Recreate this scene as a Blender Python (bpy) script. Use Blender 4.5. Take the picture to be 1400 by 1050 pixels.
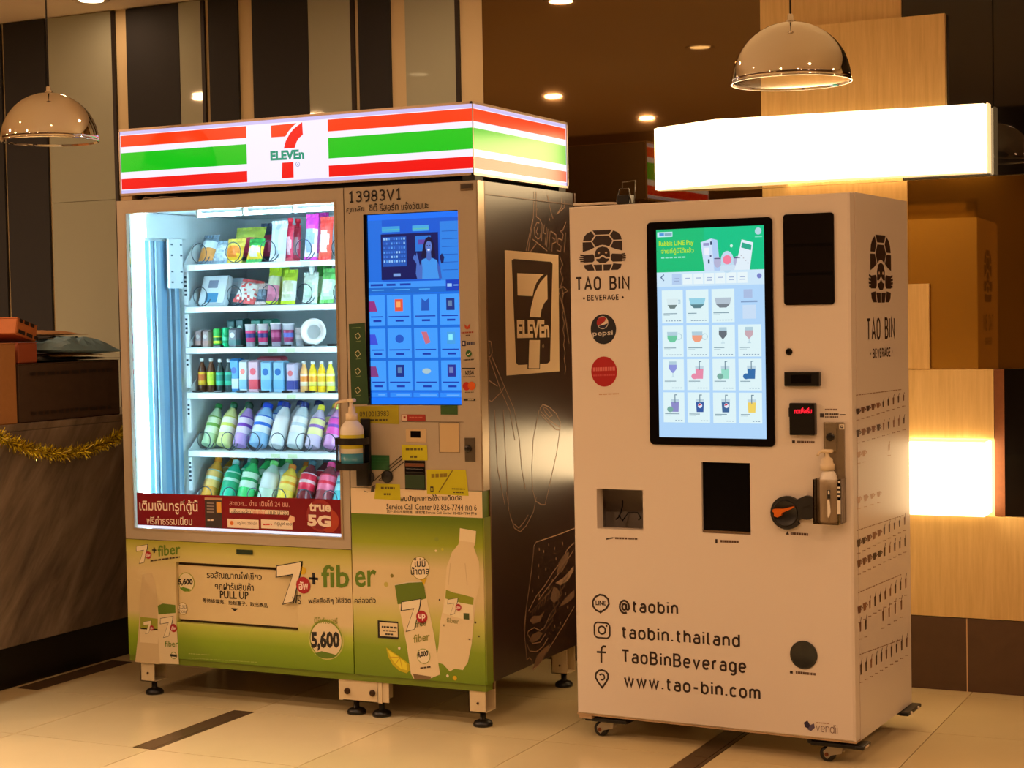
import bpy, bmesh, math, random
from mathutils import Vector, Matrix
random.seed(7)
R = math.radians
scene = bpy.context.scene
for o in list(bpy.data.objects):
    bpy.data.objects.remove(o, do_unlink=True)

# ------------------------------------------------------------------ camera
CAM = Vector((2.5414, -4.9618, 1.35))
FW = Vector((-0.43884, 0.89774, -0.03899))
UP = Vector((-0.00014, 0.04332, 0.99906))
RT = Vector((0.89857, 0.43842, -0.01889))
FPX = 2345.31
cam_data = bpy.data.cameras.new('camera')
cam = bpy.data.objects.new('camera', cam_data)
scene.collection.objects.link(cam)
cam_data.sensor_width = 36.0
cam_data.sensor_fit = 'HORIZONTAL'
cam_data.lens = 36.0 * FPX / 1400.0
cam_data.clip_start = 0.05
cam.matrix_world = Matrix(((RT.x, UP.x, -FW.x, CAM.x), (RT.y, UP.y, -FW.y, CAM.y), (RT.z, UP.z, -FW.z, CAM.z), (0, 0, 0, 1)))
scene.camera = cam

# ------------------------------------------------------------------ world and exposure
world = bpy.data.worlds.new('world'); scene.world = world
world.use_nodes = True
world.node_tree.nodes['Background'].inputs[0].default_value = (1.0, 0.60, 0.32, 1)
world.node_tree.nodes['Background'].inputs[1].default_value = 0.10
scene.view_settings.view_transform = 'Standard'
scene.view_settings.look = 'None'
scene.view_settings.gamma = 1.0
scene.view_settings.use_curve_mapping = False
scene.view_settings.exposure = 0.0

# tunable lamp strengths
WARM = (1.0, 0.58, 0.32)
DOWNLIGHT_W = 42.0
LIGHTBOX = ((1.0, 0.70, 0.36), 8.5)
LED = ((0.52, 0.86, 1.0), 40.0)
CEIL_Z = 2.737
WALL_Y = 1.13
# recessed ceiling lamps: x, y, relative strength
DOWNLIGHTS = [(-0.57, 0.30, .55), (-0.50, -1.30, .62), (-1.95, -2.63, 1.35), (-1.90, -4.10, 1.1), (-2.20, -1.35, .70), (-3.80, -1.48, 1.5),
              (-2.29, 0.90, .10), (1.05, -2.63, .9), (2.45, -1.35, .7), (2.45, -2.63, .9), (3.9, 0.30, .5)]
DOWNLIGHTS += [(x, y, 2.4 if x < -3 else .95) for x in (-5.3, -3.7, -0.5, 1.05, 2.45, 3.9, 5.4) for y in (-4.1, -2.63, -1.35) if not (x in (-0.5, 1.05, 2.45) and y > -4) and not (x == -0.5 and y == -1.35)]  # unseen lamp rows added for more floor bounce onto ceiling and walls
L = scene.collection.objects.link

# ------------------------------------------------------------------ pixel rays onto real planes (1400 x 1050 frame)
def ray(u, v):
    return FW + RT * ((u - 700) / FPX) - UP * ((v - 525) / FPX)
def on_y(u, v, Y):
    r = ray(u, v); t = (Y - CAM.y) / r.y
    return CAM + r * t
def on_x(u, v, X):
    r = ray(u, v); t = (X - CAM.x) / r.x
    return CAM + r * t
def on_z(u, v, Z=0.0):
    r = ray(u, v); t = (Z - CAM.z) / r.z
    return CAM + r * t
# second machine's own frame: origin at its front right floor corner
B_ORG = Vector((1.2345, -0.0296, 0)); B_YAW = -0.0509397
BX = Vector((math.cos(B_YAW), math.sin(B_YAW), 0)); BY = Vector((-math.sin(B_YAW), math.cos(B_YAW), 0))

class Plane:
    """to(u,v): photo pixel -> in-plane metres; pt(a,b,off): in-plane metres -> 3D in the parent's frame, off = outwards"""
    def __init__(s, kind, d=0.0):
        s.kind, s.d = kind, d
    def to(s, u, v):
        k = s.kind
        if k == 'Y':
            p = on_y(u, v, s.d); return p.x, p.z
        if k == 'X':
            p = on_x(u, v, s.d); return p.y, p.z
        if k == 'BF':
            n = -BY; o = B_ORG + BY * s.d
        else:
            n = BX; o = B_ORG + BX * s.d
        r = ray(u, v); t = n.dot(o - CAM) / n.dot(r); p = CAM + r * t - B_ORG
        return (p.dot(BX), p.z) if k == 'BF' else (p.dot(BY), p.z)
    def pt(s, a, b, off=0.0):
        if s.kind in ('Y', 'BF'):
            return Vector((a, s.d - off, b))
        return Vector((s.d + off, a, b))
FA = Plane('Y', 0.0); SA = Plane('X', 0.0)
FB = Plane('BF', 0.0); SB = Plane('BS', 0.0)

# ------------------------------------------------------------------ materials
def lin(c):
    return tuple(((x / 255.0) / 12.92 if x / 255.0 <= .04045 else ((x / 255.0 + .055) / 1.055) ** 2.4) for x in c)
_m = {}
def mat(name, rgb, rough=.5, metal=0.0, spec=.5, emit=None, estr=0.0, noise=0.0, nscale=40, trans=0.0, coat=0.0, bump=0.0):
    if name in _m: return _m[name]
    m = bpy.data.materials.new(name); m.use_nodes = True
    nt = m.node_tree; b = nt.nodes['Principled BSDF']
    c = (*lin(rgb), 1)
    b.inputs['Base Color'].default_value = c
    b.inputs['Roughness'].default_value = rough
    b.inputs['Metallic'].default_value = metal
    b.inputs['Specular IOR Level'].default_value = spec
    b.inputs['Coat Weight'].default_value = coat
    b.inputs['Transmission Weight'].default_value = trans
    if emit is not None:
        b.inputs['Emission Color'].default_value = (*lin(emit), 1)
        b.inputs['Emission Strength'].default_value = estr
    if noise or bump:
        tc = nt.nodes.new('ShaderNodeTexCoord'); nz = nt.nodes.new('ShaderNodeTexNoise')
        nz.inputs['Scale'].default_value = nscale; nz.inputs['Detail'].default_value = 4
        nt.links.new(tc.outputs['Object'], nz.inputs['Vector'])
        if noise:
            mx = nt.nodes.new('ShaderNodeMix'); mx.data_type = 'RGBA'
            mx.inputs[6].default_value = tuple(x * (1 - noise) for x in c[:3]) + (1,)
            mx.inputs[7].default_value = tuple(min(1, x * (1 + noise)) for x in c[:3]) + (1,)
            nt.links.new(nz.outputs['Fac'], mx.inputs[0]); nt.links.new(mx.outputs[2], b.inputs['Base Color'])
        if bump:
            bp = nt.nodes.new('ShaderNodeBump'); bp.inputs['Strength'].default_value = bump; bp.inputs['Distance'].default_value = .01
            nt.links.new(nz.outputs['Fac'], bp.inputs['Height']); nt.links.new(bp.outputs['Normal'], b.inputs['Normal'])
    _m[name] = m
    return m
def ink(r, g, b, rough=.45):
    return mat('print_%d_%d_%d' % (r, g, b), (r, g, b), rough)
def glow(r, g, b, s=1.0):
    """lit pixels of a display"""
    return mat('lit_%d_%d_%d_%d' % (r, g, b, int(s * 100)), (8, 8, 8), .3, emit=(r, g, b), estr=s)
def lamp_mat(name, col, s):
    if name in _m: return _m[name]
    m = bpy.data.materials.new(name); m.use_nodes = True
    b = m.node_tree.nodes['Principled BSDF']
    b.inputs['Base Color'].default_value = (.8, .8, .8, 1); b.inputs['Roughness'].default_value = .5
    b.inputs['Emission Color'].default_value = (*col, 1); b.inputs['Emission Strength'].default_value = s
    _m[name] = m
    return m
def glass_mat(name, tint=(1, 1, 1), fres=1.45, rough=0.0, gl=1.0):
    """thin clear sheet: transparent with a Fresnel gloss"""
    if name in _m: return _m[name]
    m = bpy.data.materials.new(name); m.use_nodes = True; nt = m.node_tree
    for n in list(nt.nodes): nt.nodes.remove(n)
    out = nt.nodes.new('ShaderNodeOutputMaterial'); mx = nt.nodes.new('ShaderNodeMixShader')
    tr = nt.nodes.new('ShaderNodeBsdfTransparent'); gs = nt.nodes.new('ShaderNodeBsdfGlossy'); fr = nt.nodes.new('ShaderNodeFresnel')
    tr.inputs[0].default_value = (*tint, 1); gs.inputs['Roughness'].default_value = rough; gs.inputs['Color'].default_value = (gl, gl, gl, 1)
    fr.inputs['IOR'].default_value = fres
    nt.links.new(fr.outputs[0], mx.inputs[0]); nt.links.new(tr.outputs[0], mx.inputs[1]); nt.links.new(gs.outputs[0], mx.inputs[2])
    nt.links.new(mx.outputs[0], out.inputs[0])
    _m[name] = m
    return m
def ramp_mat(name, axis, stops, rough=.4, spec=.5, dots=0.0):
    """printed colour gradient along an object axis; stops = [(metres, rgb)]"""
    m = bpy.data.materials.new(name); m.use_nodes = True; nt = m.node_tree; b = nt.nodes['Principled BSDF']
    b.inputs['Roughness'].default_value = rough; b.inputs['Specular IOR Level'].default_value = spec
    tc = nt.nodes.new('ShaderNodeTexCoord'); sp = nt.nodes.new('ShaderNodeSeparateXYZ'); mr = nt.nodes.new('ShaderNodeMapRange'); cr = nt.nodes.new('ShaderNodeValToRGB')
    nt.links.new(tc.outputs['Object'], sp.inputs[0]); nt.links.new(sp.outputs['XYZ'.index(axis)], mr.inputs[0])
    lo, hi = stops[0][0], stops[-1][0]
    mr.inputs[1].default_value = lo; mr.inputs[2].default_value = hi
    nt.links.new(mr.outputs[0], cr.inputs[0])
    e = cr.color_ramp.elements
    while len(e) < len(stops): e.new(.5)
    for i, (p, c) in enumerate(stops):
        e[i].position = (p - lo) / (hi - lo); e[i].color = (*lin(c), 1)
    nt.links.new(cr.outputs[0], b.inputs['Base Color'])
    return m
def wood_mat(name, c0, c1, rough=.35, scale=(14, 14, .8)):
    m = bpy.data.materials.new(name); m.use_nodes = True; nt = m.node_tree; b = nt.nodes['Principled BSDF']
    tc = nt.nodes.new('ShaderNodeTexCoord'); mp = nt.nodes.new('ShaderNodeMapping'); nz = nt.nodes.new('ShaderNodeTexNoise'); cr = nt.nodes.new('ShaderNodeValToRGB')
    mp.inputs['Scale'].default_value = scale
    nz.inputs['Scale'].default_value = 6; nz.inputs['Detail'].default_value = 6; nz.inputs['Roughness'].default_value = .65
    nt.links.new(tc.outputs['Object'], mp.inputs[0]); nt.links.new(mp.outputs[0], nz.inputs['Vector']); nt.links.new(nz.outputs['Fac'], cr.inputs[0])
    cr.color_ramp.elements[0].position = .3; cr.color_ramp.elements[1].position = .72
    cr.color_ramp.elements[0].color = (*lin(c0), 1); cr.color_ramp.elements[1].color = (*lin(c1), 1)
    nt.links.new(cr.outputs[0], b.inputs['Base Color']); b.inputs['Roughness'].default_value = rough
    return m
def mirror_mat(name, tint, rough, diff, dfac):
    m = bpy.data.materials.new(name); m.use_nodes = True; nt = m.node_tree
    for n in list(nt.nodes): nt.nodes.remove(n)
    out = nt.nodes.new('ShaderNodeOutputMaterial'); mx = nt.nodes.new('ShaderNodeMixShader'); gs = nt.nodes.new('ShaderNodeBsdfGlossy'); df = nt.nodes.new('ShaderNodeBsdfDiffuse')
    gs.inputs['Color'].default_value = (*tint, 1); gs.inputs['Roughness'].default_value = rough; df.inputs['Color'].default_value = (*diff, 1)
    mx.inputs[0].default_value = dfac
    nt.links.new(gs.outputs[0], mx.inputs[1]); nt.links.new(df.outputs[0], mx.inputs[2]); nt.links.new(mx.outputs[0], out.inputs[0])
    return m

# ------------------------------------------------------------------ mesh building
class MB:
    def __init__(s):
        s.v, s.f, s.mi, s.mats, s.smooth = [], [], [], [], []
        s.cur = 0; s.sm = False
    def use(s, m):
        if m not in s.mats: s.mats.append(m)
        s.cur = s.mats.index(m); return s
    def face(s, pts, smooth=None):
        n = len(s.v); s.v += [tuple(p) for p in pts]; s.f.append(tuple(range(n, n + len(pts)))); s.mi.append(s.cur); s.smooth.append(s.sm if smooth is None else smooth)
    def box(s, x0, x1, y0, y1, z0, z1, bev=0.0):
        if bev > 0:
            return s.rbox(x0, x1, y0, y1, z0, z1, bev)
        n = len(s.v)
        s.v += [(x0, y0, z0), (x1, y0, z0), (x1, y1, z0), (x0, y1, z0), (x0, y0, z1), (x1, y0, z1), (x1, y1, z1), (x0, y1, z1)]
        for q in ((0, 3, 2, 1), (4, 5, 6, 7), (0, 1, 5, 4), (1, 2, 6, 5), (2, 3, 7, 6), (3, 0, 4, 7)):
            s.f.append(tuple(n + i for i in q)); s.mi.append(s.cur); s.smooth.append(False)
        return s
    def rbox(s, x0, x1, y0, y1, z0, z1, b, seg=2):
        bm = bmesh.new(); bmesh.ops.create_cube(bm, size=1)
        for v in bm.verts:
            v.co = Vector(((x0 + x1) / 2 + v.co.x * (x1 - x0), (y0 + y1) / 2 + v.co.y * (y1 - y0), (z0 + z1) / 2 + v.co.z * (z1 - z0)))
        bmesh.ops.bevel(bm, geom=list(bm.edges), offset=b, segments=seg, profile=.5, affect='EDGES')
        s.from_bm(bm); bm.free(); return s
    def from_bm(s, bm):
        bm.verts.index_update(); n = len(s.v); s.v += [tuple(v.co) for v in bm.verts]
        for f in bm.faces:
            s.f.append(tuple(n + v.index for v in f.verts)); s.mi.append(s.cur); s.smooth.append(s.sm)
    def prism(s, poly, axis, d0, d1):
        """polygon (2D) extruded along an axis: 'z' poly=(x,y); 'y' poly=(x,z); 'x' poly=(y,z)"""
        def P(a, b, d):
            return (a, b, d) if axis == 'z' else ((a, d, b) if axis == 'y' else (d, a, b))
        n = len(poly)
        s.face([P(a, b, d0) for a, b in poly]); s.face([P(a, b, d1) for a, b in reversed(poly)])
        for i in range(n):
            a, b = poly[i], poly[(i + 1) % n]
            s.face([P(*a, d0), P(*b, d0), P(*b, d1), P(*a, d1)])
        return s
    def lathe(s, prof, seg=16, c=(0, 0, 0), axis='z', mats=None, smooth=True):
        n0 = len(s.v); k = len(prof)
        for r, z in prof:
            for i in range(seg):
                t = 2 * math.pi * i / seg; x, y = r * math.cos(t), r * math.sin(t)
                p = (x, y, z) if axis == 'z' else ((x, z, y) if axis == 'y' else (z, x, y))
                s.v.append((c[0] + p[0], c[1] + p[1], c[2] + p[2]))
        for j in range(k - 1):
            if mats: s.use(mats[j])
            for i in range(seg):
                a = n0 + j * seg + i; b = n0 + j * seg + (i + 1) % seg
                s.f.append((a, b, b + seg, a + seg)); s.mi.append(s.cur); s.smooth.append(smooth)
        for j, flip in ((0, True), (k - 1, False)):
            if prof[j][0] > 1e-5:
                q = [n0 + j * seg + i for i in range(seg)]
                if mats: s.use(mats[0 if flip else -1])
                s.f.append(tuple(reversed(q)) if flip else tuple(q)); s.mi.append(s.cur); s.smooth.append(False)
        return s
    def tube(s, pts, r, seg=6, closed=False):
        pts = [Vector(p) for p in pts]; n0 = len(s.v); k = len(pts); pn = None
        for i, p in enumerate(pts):
            if closed: d = pts[(i + 1) % k] - pts[i - 1]
            else: d = pts[min(i + 1, k - 1)] - pts[max(i - 1, 0)]
            d.normalize()
            if pn is None:
                a = Vector((0, 0, 1)) if abs(d.z) < .9 else Vector((1, 0, 0)); nrm = d.cross(a).normalized()
            else:
                nrm = (pn - d * pn.dot(d)).normalized()
            pn = nrm; bi = d.cross(nrm)
            rr = r[i] if isinstance(r, (list, tuple)) else r
            for j in range(seg):
                t = 2 * math.pi * j / seg; s.v.append(tuple(p + nrm * (rr * math.cos(t)) + bi * (rr * math.sin(t))))
        for i in range(k if closed else k - 1):
            for j in range(seg):
                a = n0 + i * seg + j; b = n0 + i * seg + (j + 1) % seg; c = n0 + ((i + 1) % k) * seg + (j + 1) % seg; d = n0 + ((i + 1) % k) * seg + j
                s.f.append((a, b, c, d)); s.mi.append(s.cur); s.smooth.append(True)
        if not closed:
            s.f.append(tuple(n0 + j for j in reversed(range(seg)))); s.mi.append(s.cur); s.smooth.append(False)
            s.f.append(tuple(n0 + (k - 1) * seg + j for j in range(seg))); s.mi.append(s.cur); s.smooth.append(False)
        return s
    def xform(s, M, start=0):
        for i in range(start, len(s.v)): s.v[i] = tuple(M @ Vector(s.v[i]))
        return s
    def mesh(s, name):
        me = bpy.data.meshes.new(name); me.from_pydata(s.v, [], s.f)
        for m in s.mats: me.materials.append(m)
        me.polygons.foreach_set('material_index', s.mi); me.polygons.foreach_set('use_smooth', s.smooth)
        bm = bmesh.new(); bm.from_mesh(me); bmesh.ops.recalc_face_normals(bm, faces=bm.faces); bm.to_mesh(me); bm.free()
        me.update(); return me

def tag(o, label=None, cat=None, group=None, kind=None):
    if label: o['label'] = label
    if cat: o['category'] = cat
    if group: o['group'] = group
    if kind: o['kind'] = kind
    return o
def obj(name, mb, m=None, parent=None, loc=None):
    if m is not None:
        mb.mats = mb.mats or [m]
    o = bpy.data.objects.new(name, mb.mesh(name)); L(o)
    if parent is not None: o.parent = parent
    if loc is not None: o.location = loc
    return o
def empty(name, loc=(0, 0, 0), rz=0.0, label=None, cat=None, group=None, kind=None):
    o = bpy.data.objects.new(name, None); L(o); o.location = loc; o.rotation_euler = (0, 0, rz); o.empty_display_size = .05
    return tag(o, label, cat, group, kind)
def rebase(root, c):
    """move a thing's Empty to its base centre and keep its parts where they are (c in the Empty's own frame)"""
    c = Vector(c); root.location = Vector(root.location) + Matrix.Rotation(root.rotation_euler.z, 3, 'Z') @ c
    for ch in bpy.data.objects:
        if ch.parent is root: ch.location = Vector(ch.location) - c
def kids(o):
    return [c for c in bpy.data.objects if c.parent is o]
def copy_tree(o, parent=None):
    c = o.copy(); L(c); c.parent = parent
    for ch in kids(o): copy_tree(ch, c)
    return c

_txt = {}
def text_mesh(s, bold):
    k = (s, bold)
    if k not in _txt:
        cu = bpy.data.curves.new('lettering', 'FONT'); cu.body = s; cu.resolution_u = 2; cu.offset = bold
        ob = bpy.data.objects.new('lettering', cu); me = bpy.data.meshes.new_from_object(ob)
        vs = [(v.co.x, v.co.y) for v in me.vertices]; fs = [tuple(p.vertices) for p in me.polygons]
        bpy.data.objects.remove(ob); bpy.data.curves.remove(cu); bpy.data.meshes.remove(me)
        _txt[k] = (vs, fs)
    return _txt[k]

class Print:
    """flat print, lettering and marks lying on a plane, gathered into one mesh"""
    def __init__(s, plane, base=.0006, step=.0003):
        s.P, s.mb, s.base, s.step = plane, MB(), base, step
    def _o(s, lvl): return s.base + lvl * s.step
    def polyM(s, pts, m, lvl=0):
        s.mb.use(m); o = s._o(lvl); s.mb.face([s.P.pt(a, b, o) for a, b in pts])
    def poly(s, px, m, lvl=0):
        s.polyM([s.P.to(*p) for p in px], m, lvl)
    def rect(s, u0, v0, u1, v1, m, lvl=0, r=0.0):
        a0, b0 = s.P.to(u0, v0); a1, b1 = s.P.to(u1, v1); s.rectM(a0, b0, a1, b1, m, lvl, r)
    def rectM(s, a0, b0, a1, b1, m, lvl=0, r=0.0):
        if r <= 0: s.polyM([(a0, b0), (a1, b0), (a1, b1), (a0, b1)], m, lvl); return
        a0, a1 = min(a0, a1), max(a0, a1); b0, b1 = min(b0, b1), max(b0, b1); pts = []
        for cx, cy, t0 in ((a1 - r, b1 - r, 0), (a0 + r, b1 - r, 90), (a0 + r, b0 + r, 180), (a1 - r, b0 + r, 270)):
            for k in range(5): t = R(t0 + k * 22.5); pts.append((cx + r * math.cos(t), cy + r * math.sin(t)))
        s.polyM(pts, m, lvl)
    def sc(s, u, v):
        a0, b0 = s.P.to(u, v); a1, b1 = s.P.to(u, v + 10); return abs(b0 - b1) / 10
    def disc(s, u, v, rp, m, lvl=0, asp=1.0, seg=28):
        a, b = s.P.to(u, v); r = rp * s.sc(u, v)
        s.polyM([(a + r * asp * math.cos(2 * math.pi * i / seg), b + r * math.sin(2 * math.pi * i / seg)) for i in range(seg)], m, lvl)
    def ring(s, u, v, rp, wp, m, lvl=0, t0=0, t1=360, asp=1.0, seg=32):
        a, b = s.P.to(u, v); k = s.sc(u, v); s.mb.use(m); o = s._o(lvl)
        for i in range(seg):
            q = []
            for rr, t in ((rp, i), (rp, i + 1), (rp - wp, i + 1), (rp - wp, i)):
                an = R(t0 + (t1 - t0) * t / seg); q.append(s.P.pt(a + rr * k * asp * math.cos(an), b + rr * k * math.sin(an), o))
            s.mb.face(q)
    def line(s, px, wp, m, lvl=0, closed=False):
        pts = [Vector(s.P.to(*p)) for p in px]; s.lineM(pts, wp * s.sc(*px[0]), m, lvl, closed)
    def lineM(s, pts, w, m, lvl=0, closed=False):
        pts = [Vector(p) for p in pts]; s.mb.use(m); o = s._o(lvl); n = len(pts); Lp, Rp = [], []
        for i in range(n):
            p0 = pts[i - 1] if (closed or i > 0) else pts[i]; p1 = pts[(i + 1) % n] if (closed or i < n - 1) else pts[i]
            d1 = (pts[i] - p0); d2 = (p1 - pts[i]); d1 = d1.normalized() if d1.length > 1e-9 else d2.normalized(); d2 = d2.normalized() if d2.length > 1e-9 else d1
            t = d1 + d2
            if t.length < 1e-6: t = d1.copy()
            t.normalize(); nn = Vector((-t.y, t.x)); c = max(.45, nn.dot(Vector((-d1.y, d1.x))))
            Lp.append(pts[i] + nn * (w / 2 / c)); Rp.append(pts[i] - nn * (w / 2 / c))
        for i in range(n if closed else n - 1):
            j = (i + 1) % n; s.mb.face([s.P.pt(q.x, q.y, o) for q in (Lp[i], Lp[j], Rp[j], Rp[i])])
    def text(s, t, u0, v0, u1, v1, hp, m, lvl=1, bold=0.0, skew=0.0):
        """lettering whose lowest left is pixel (u0,v0), lowest right (u1,v1), hp pixels high"""
        a0, b0 = s.P.to(u0, v0); a1, b1 = s.P.to(u1, v1); h = s.P.to(u0, v0 - hp)[1] - b0
        s.textM(t, a0, b0, a1, b1, h, m, lvl, bold, skew)
    def textM(s, t, a0, b0, a1, b1, h, m, lvl=1, bold=0.0, skew=0.0):
        vs, fs = text_mesh(t, bold)
        if not vs: return
        x0 = min(v[0] for v in vs); x1 = max(v[0] for v in vs); y0 = min(v[1] for v in vs); y1 = max(v[1] for v in vs)
        s.mb.use(m); o = s._o(lvl); n = len(s.mb.v)
        for x, y in vs:
            fx = (x - x0) / (x1 - x0); fy = (y - y0) / (y1 - y0)
            s.mb.v.append(tuple(s.P.pt(a0 + (a1 - a0) * fx + skew * h * fy, b0 + (b1 - b0) * fx + h * fy, o)))
        for f in fs:
            s.mb.f.append(tuple(n + i for i in f)); s.mb.mi.append(s.mb.cur); s.mb.smooth.append(False)
    def scribble(s, u0, v0, u1, v1, hp, m, n=8, lvl=1):
        """print too small to read: short dashes of uneven length along a line"""
        rnd = random.Random(int(u0 * 7 + v0 * 13)); t = 0.0
        while t < 1:
            w = rnd.uniform(.5, 1.3) / n; e = min(1, t + w * .8)
            ua, va, ub, vb = u0 + (u1 - u0) * t, v0 + (v1 - v0) * t, u0 + (u1 - u0) * e, v0 + (v1 - v0) * e
            a0, b0 = s.P.to(ua, va); a1, b1 = s.P.to(ub, vb); h = hp * s.sc(u0, v0)
            s.polyM([(a0, b0), (a1, b1), (a1, b1 + h), (a0, b0 + h)], m, lvl); t += w
    def build(s, name, parent):
        return obj(name, s.mb, None, parent)

# ------------------------------------------------------------------ single-line sign lettering (x-height 1, cap height 1.4)
def _arc(cx, cy, rx, ry, t0, t1, n=8):
    return [(cx + rx * math.cos(R(t0 + (t1 - t0) * i / n)), cy + ry * math.sin(R(t0 + (t1 - t0) * i / n))) for i in range(n + 1)]
def _oval(x0, x1, y0, y1):
    a = (x1 - x0) / 2; c = (x0 + x1) / 2
    return _arc(c, y1 - a, a, a, 0, 180, 12) + _arc(c, y0 + a, a, a, 180, 360, 12) + [(x1, y1 - a)]
def _cup(x0, x1, y0, y1, t0, t1):
    """open oval running anticlockwise from angle t0 at the top round the left to angle t1 at the bottom"""
    a = (x1 - x0) / 2; c = (x0 + x1) / 2
    return _arc(c, y1 - a, a, a, t0, 180, 8) + _arc(c, y0 + a, a, a, 180, t1, 8)
_C = 1.4
GLYPH = {
 'o': (.72, [_oval(0, .72, 0, 1)]), 'b': (.72, [[(0, 0), (0, _C)], _oval(0, .72, 0, 1)]), 'd': (.72, [[(.72, 0), (.72, _C)], _oval(0, .72, 0, 1)]),
 'a': (.66, [[(.66, 0), (.66, .68)] + _arc(.36, .68, .30, .32, 0, 150), _arc(.28, .29, .28, .29, 90, 270) + [(.66, 0)], [(.28, .58), (.66, .58)]]),
 'e': (.70, [[(.70, .50), (0, .50)], [(.70, .50), (.70, .65)] + _arc(.35, .65, .35, .35, 0, 180) + _arc(.35, .35, .35, .35, 180, 320)]),
 'c': (.64, [_cup(0, .68, 0, 1, 35, 325)]), 'g': (.72, [_oval(0, .72, 0, 1), [(.72, 1), (.72, -.10)] + _arc(.38, -.10, .34, .30, 0, -140)]),
 'h': (.68, [[(0, 0), (0, _C)], [(0, .66)] + _arc(.34, .66, .34, .34, 180, 0) + [(.68, 0)]]), 'n': (.68, [[(0, 0), (0, 1)], [(0, .66)] + _arc(.34, .66, .34, .34, 180, 0) + [(.68, 0)]]),
 'm': (1.12, [[(0, 0), (0, 1)], [(0, .72)] + _arc(.28, .72, .28, .28, 180, 0) + [(.56, 0)], [(.56, .72)] + _arc(.84, .72, .28, .28, 180, 0) + [(1.12, 0)]]),
 'r': (.46, [[(0, 0), (0, 1)], [(0, .62)] + _arc(.34, .62, .34, .38, 180, 75)]), 't': (.50, [[(.18, 1.30), (.18, .24)] + _arc(.42, .24, .24, .24, 180, 275), [(0, .98), (.48, .98)]]),
 'i': (.06, [[(.03, 0), (.03, 1)], [(.03, 1.24), (.03, 1.40)]]), 'l': (.24, [[(.0, _C), (.0, .22)] + _arc(.22, .22, .22, .22, 180, 275)]),
 'v': (.74, [[(0, 1), (.37, 0), (.74, 1)]]), 'w': (1.10, [[(0, 1), (.28, 0), (.55, 1), (.82, 0), (1.10, 1)]]), '.': (.08, [[(.04, 0), (.04, .17)]]), '-': (.52, [[(0, .52), (.52, .52)]]), ' ': (.55, []),
 '@': (1.25, [_arc(.62, .55, .62, .80, -60, -360, 22), _arc(.60, .55, .27, .38, 0, 360, 14), [(.87, .95), (.87, .42)] + _arc(1.055, .42, .185, .22, 180, 360, 6) + [(1.24, .55)]]),
 'T': (.86, [[(0, _C), (.86, _C)], [(.43, 0), (.43, _C)]]), 'A': (.94, [[(0, 0), (.47, _C), (.94, 0)], [(.16, .42), (.78, .42)]]), 'O': (.84, [_oval(0, .84, 0, _C)]), 'I': (.06, [[(.03, 0), (.03, _C)]]),
 'B': (.80, [[(.40, .74), (0, .74), (0, _C), (.42, _C)] + _arc(.42, 1.07, .32, .33, 90, -90) + [(.4, .74)], [(0, .74), (0, 0), (.43, 0)] + _arc(.43, .37, .37, .37, -90, 90)]), 'N': (.86, [[(0, 0), (0, _C), (.86, 0), (.86, _C)]]),
 'E': (.72, [[(.72, _C), (0, _C), (0, 0), (.72, 0)], [(0, .72), (.62, .72)]]), 'V': (.92, [[(0, _C), (.46, 0), (.92, _C)]]), 'R': (.80, [[(0, 0), (0, _C), (.40, _C)] + _arc(.40, 1.03, .37, .37, 90, -90) + [(0, .66)], [(.42, .66), (.80, 0)]]),
 'G': (.82, [_cup(0, .82, 0, _C, 30, 360) + [(.82, .66), (.48, .66)]]),
 '1': (.62, [[(.02, 1.16), (.34, _C), (.34, 0)], [(.04, 0), (.62, 0)]]), '3': (.74, [_arc(.36, 1.06, .34, .34, 150, -80, 10) + [(.28, .72)], [(.28, .72)] + _arc(.36, .36, .38, .36, 80, -150, 10)]),
 '9': (.76, [_oval(0, .76, .62, 1.4)[:-1], [(.76, 1.02), (.76, .60)] + _arc(.30, .60, .46, .60, 0, -100)]), '8': (.76, [_arc(.38, 1.06, .33, .34, -90, 270, 16), _arc(.38, .36, .38, .36, -90, 270, 16)]),
}
def _stroke(s, t, u0, v0, u1, v1, xh, wp, m, lvl=0, gap=.42):
    a0, b0 = s.P.to(u0, v0); a1, b1 = s.P.to(u1, v1); k = s.sc(u0, v0); x = 0.0; pos = []
    for c in t: pos.append(x); x += GLYPH[c][0] + gap
    tot = x - gap; w = wp * k
    for c, p in zip(t, pos):
        for ln in GLYPH[c][1]:
            pts = []
            for gx, gy in ln:
                f = (p + gx) / tot; pts.append((a0 + (a1 - a0) * f, b0 + (b1 - b0) * f + gy * xh * k))
            s.lineM(pts, w, m, lvl)
Print.stroke = _stroke

def holed_panel(mb, x0, x1, z0, z1, y0, y1, holes):
    """slab between y0 (front) and y1 with rectangular openings holes=[(xa,xb,za,zb)]"""
    xs = sorted({x0, x1, *[h[0] for h in holes], *[h[1] for h in holes]}); zs = sorted({z0, z1, *[h[2] for h in holes], *[h[3] for h in holes]})
    def inhole(x, z): return any(h[0] < x < h[1] and h[2] < z < h[3] for h in holes)
    for i in range(len(xs) - 1):
        for j in range(len(zs) - 1):
            if inhole((xs[i] + xs[i + 1]) / 2, (zs[j] + zs[j + 1]) / 2): continue
            for y in (y0, y1): mb.face([(xs[i], y, zs[j]), (xs[i + 1], y, zs[j]), (xs[i + 1], y, zs[j + 1]), (xs[i], y, zs[j + 1])])
    for xa, xb, za, zb in [(x0, x1, z0, z1)] + list(holes):
        c = [(xa, za), (xb, za), (xb, zb), (xa, zb)]
        for i in range(4):
            p, q = c[i], c[(i + 1) % 4]; mb.face([(p[0], y0, p[1]), (q[0], y0, q[1]), (q[0], y1, q[1]), (p[0], y1, p[1])])
    return mb

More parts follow.
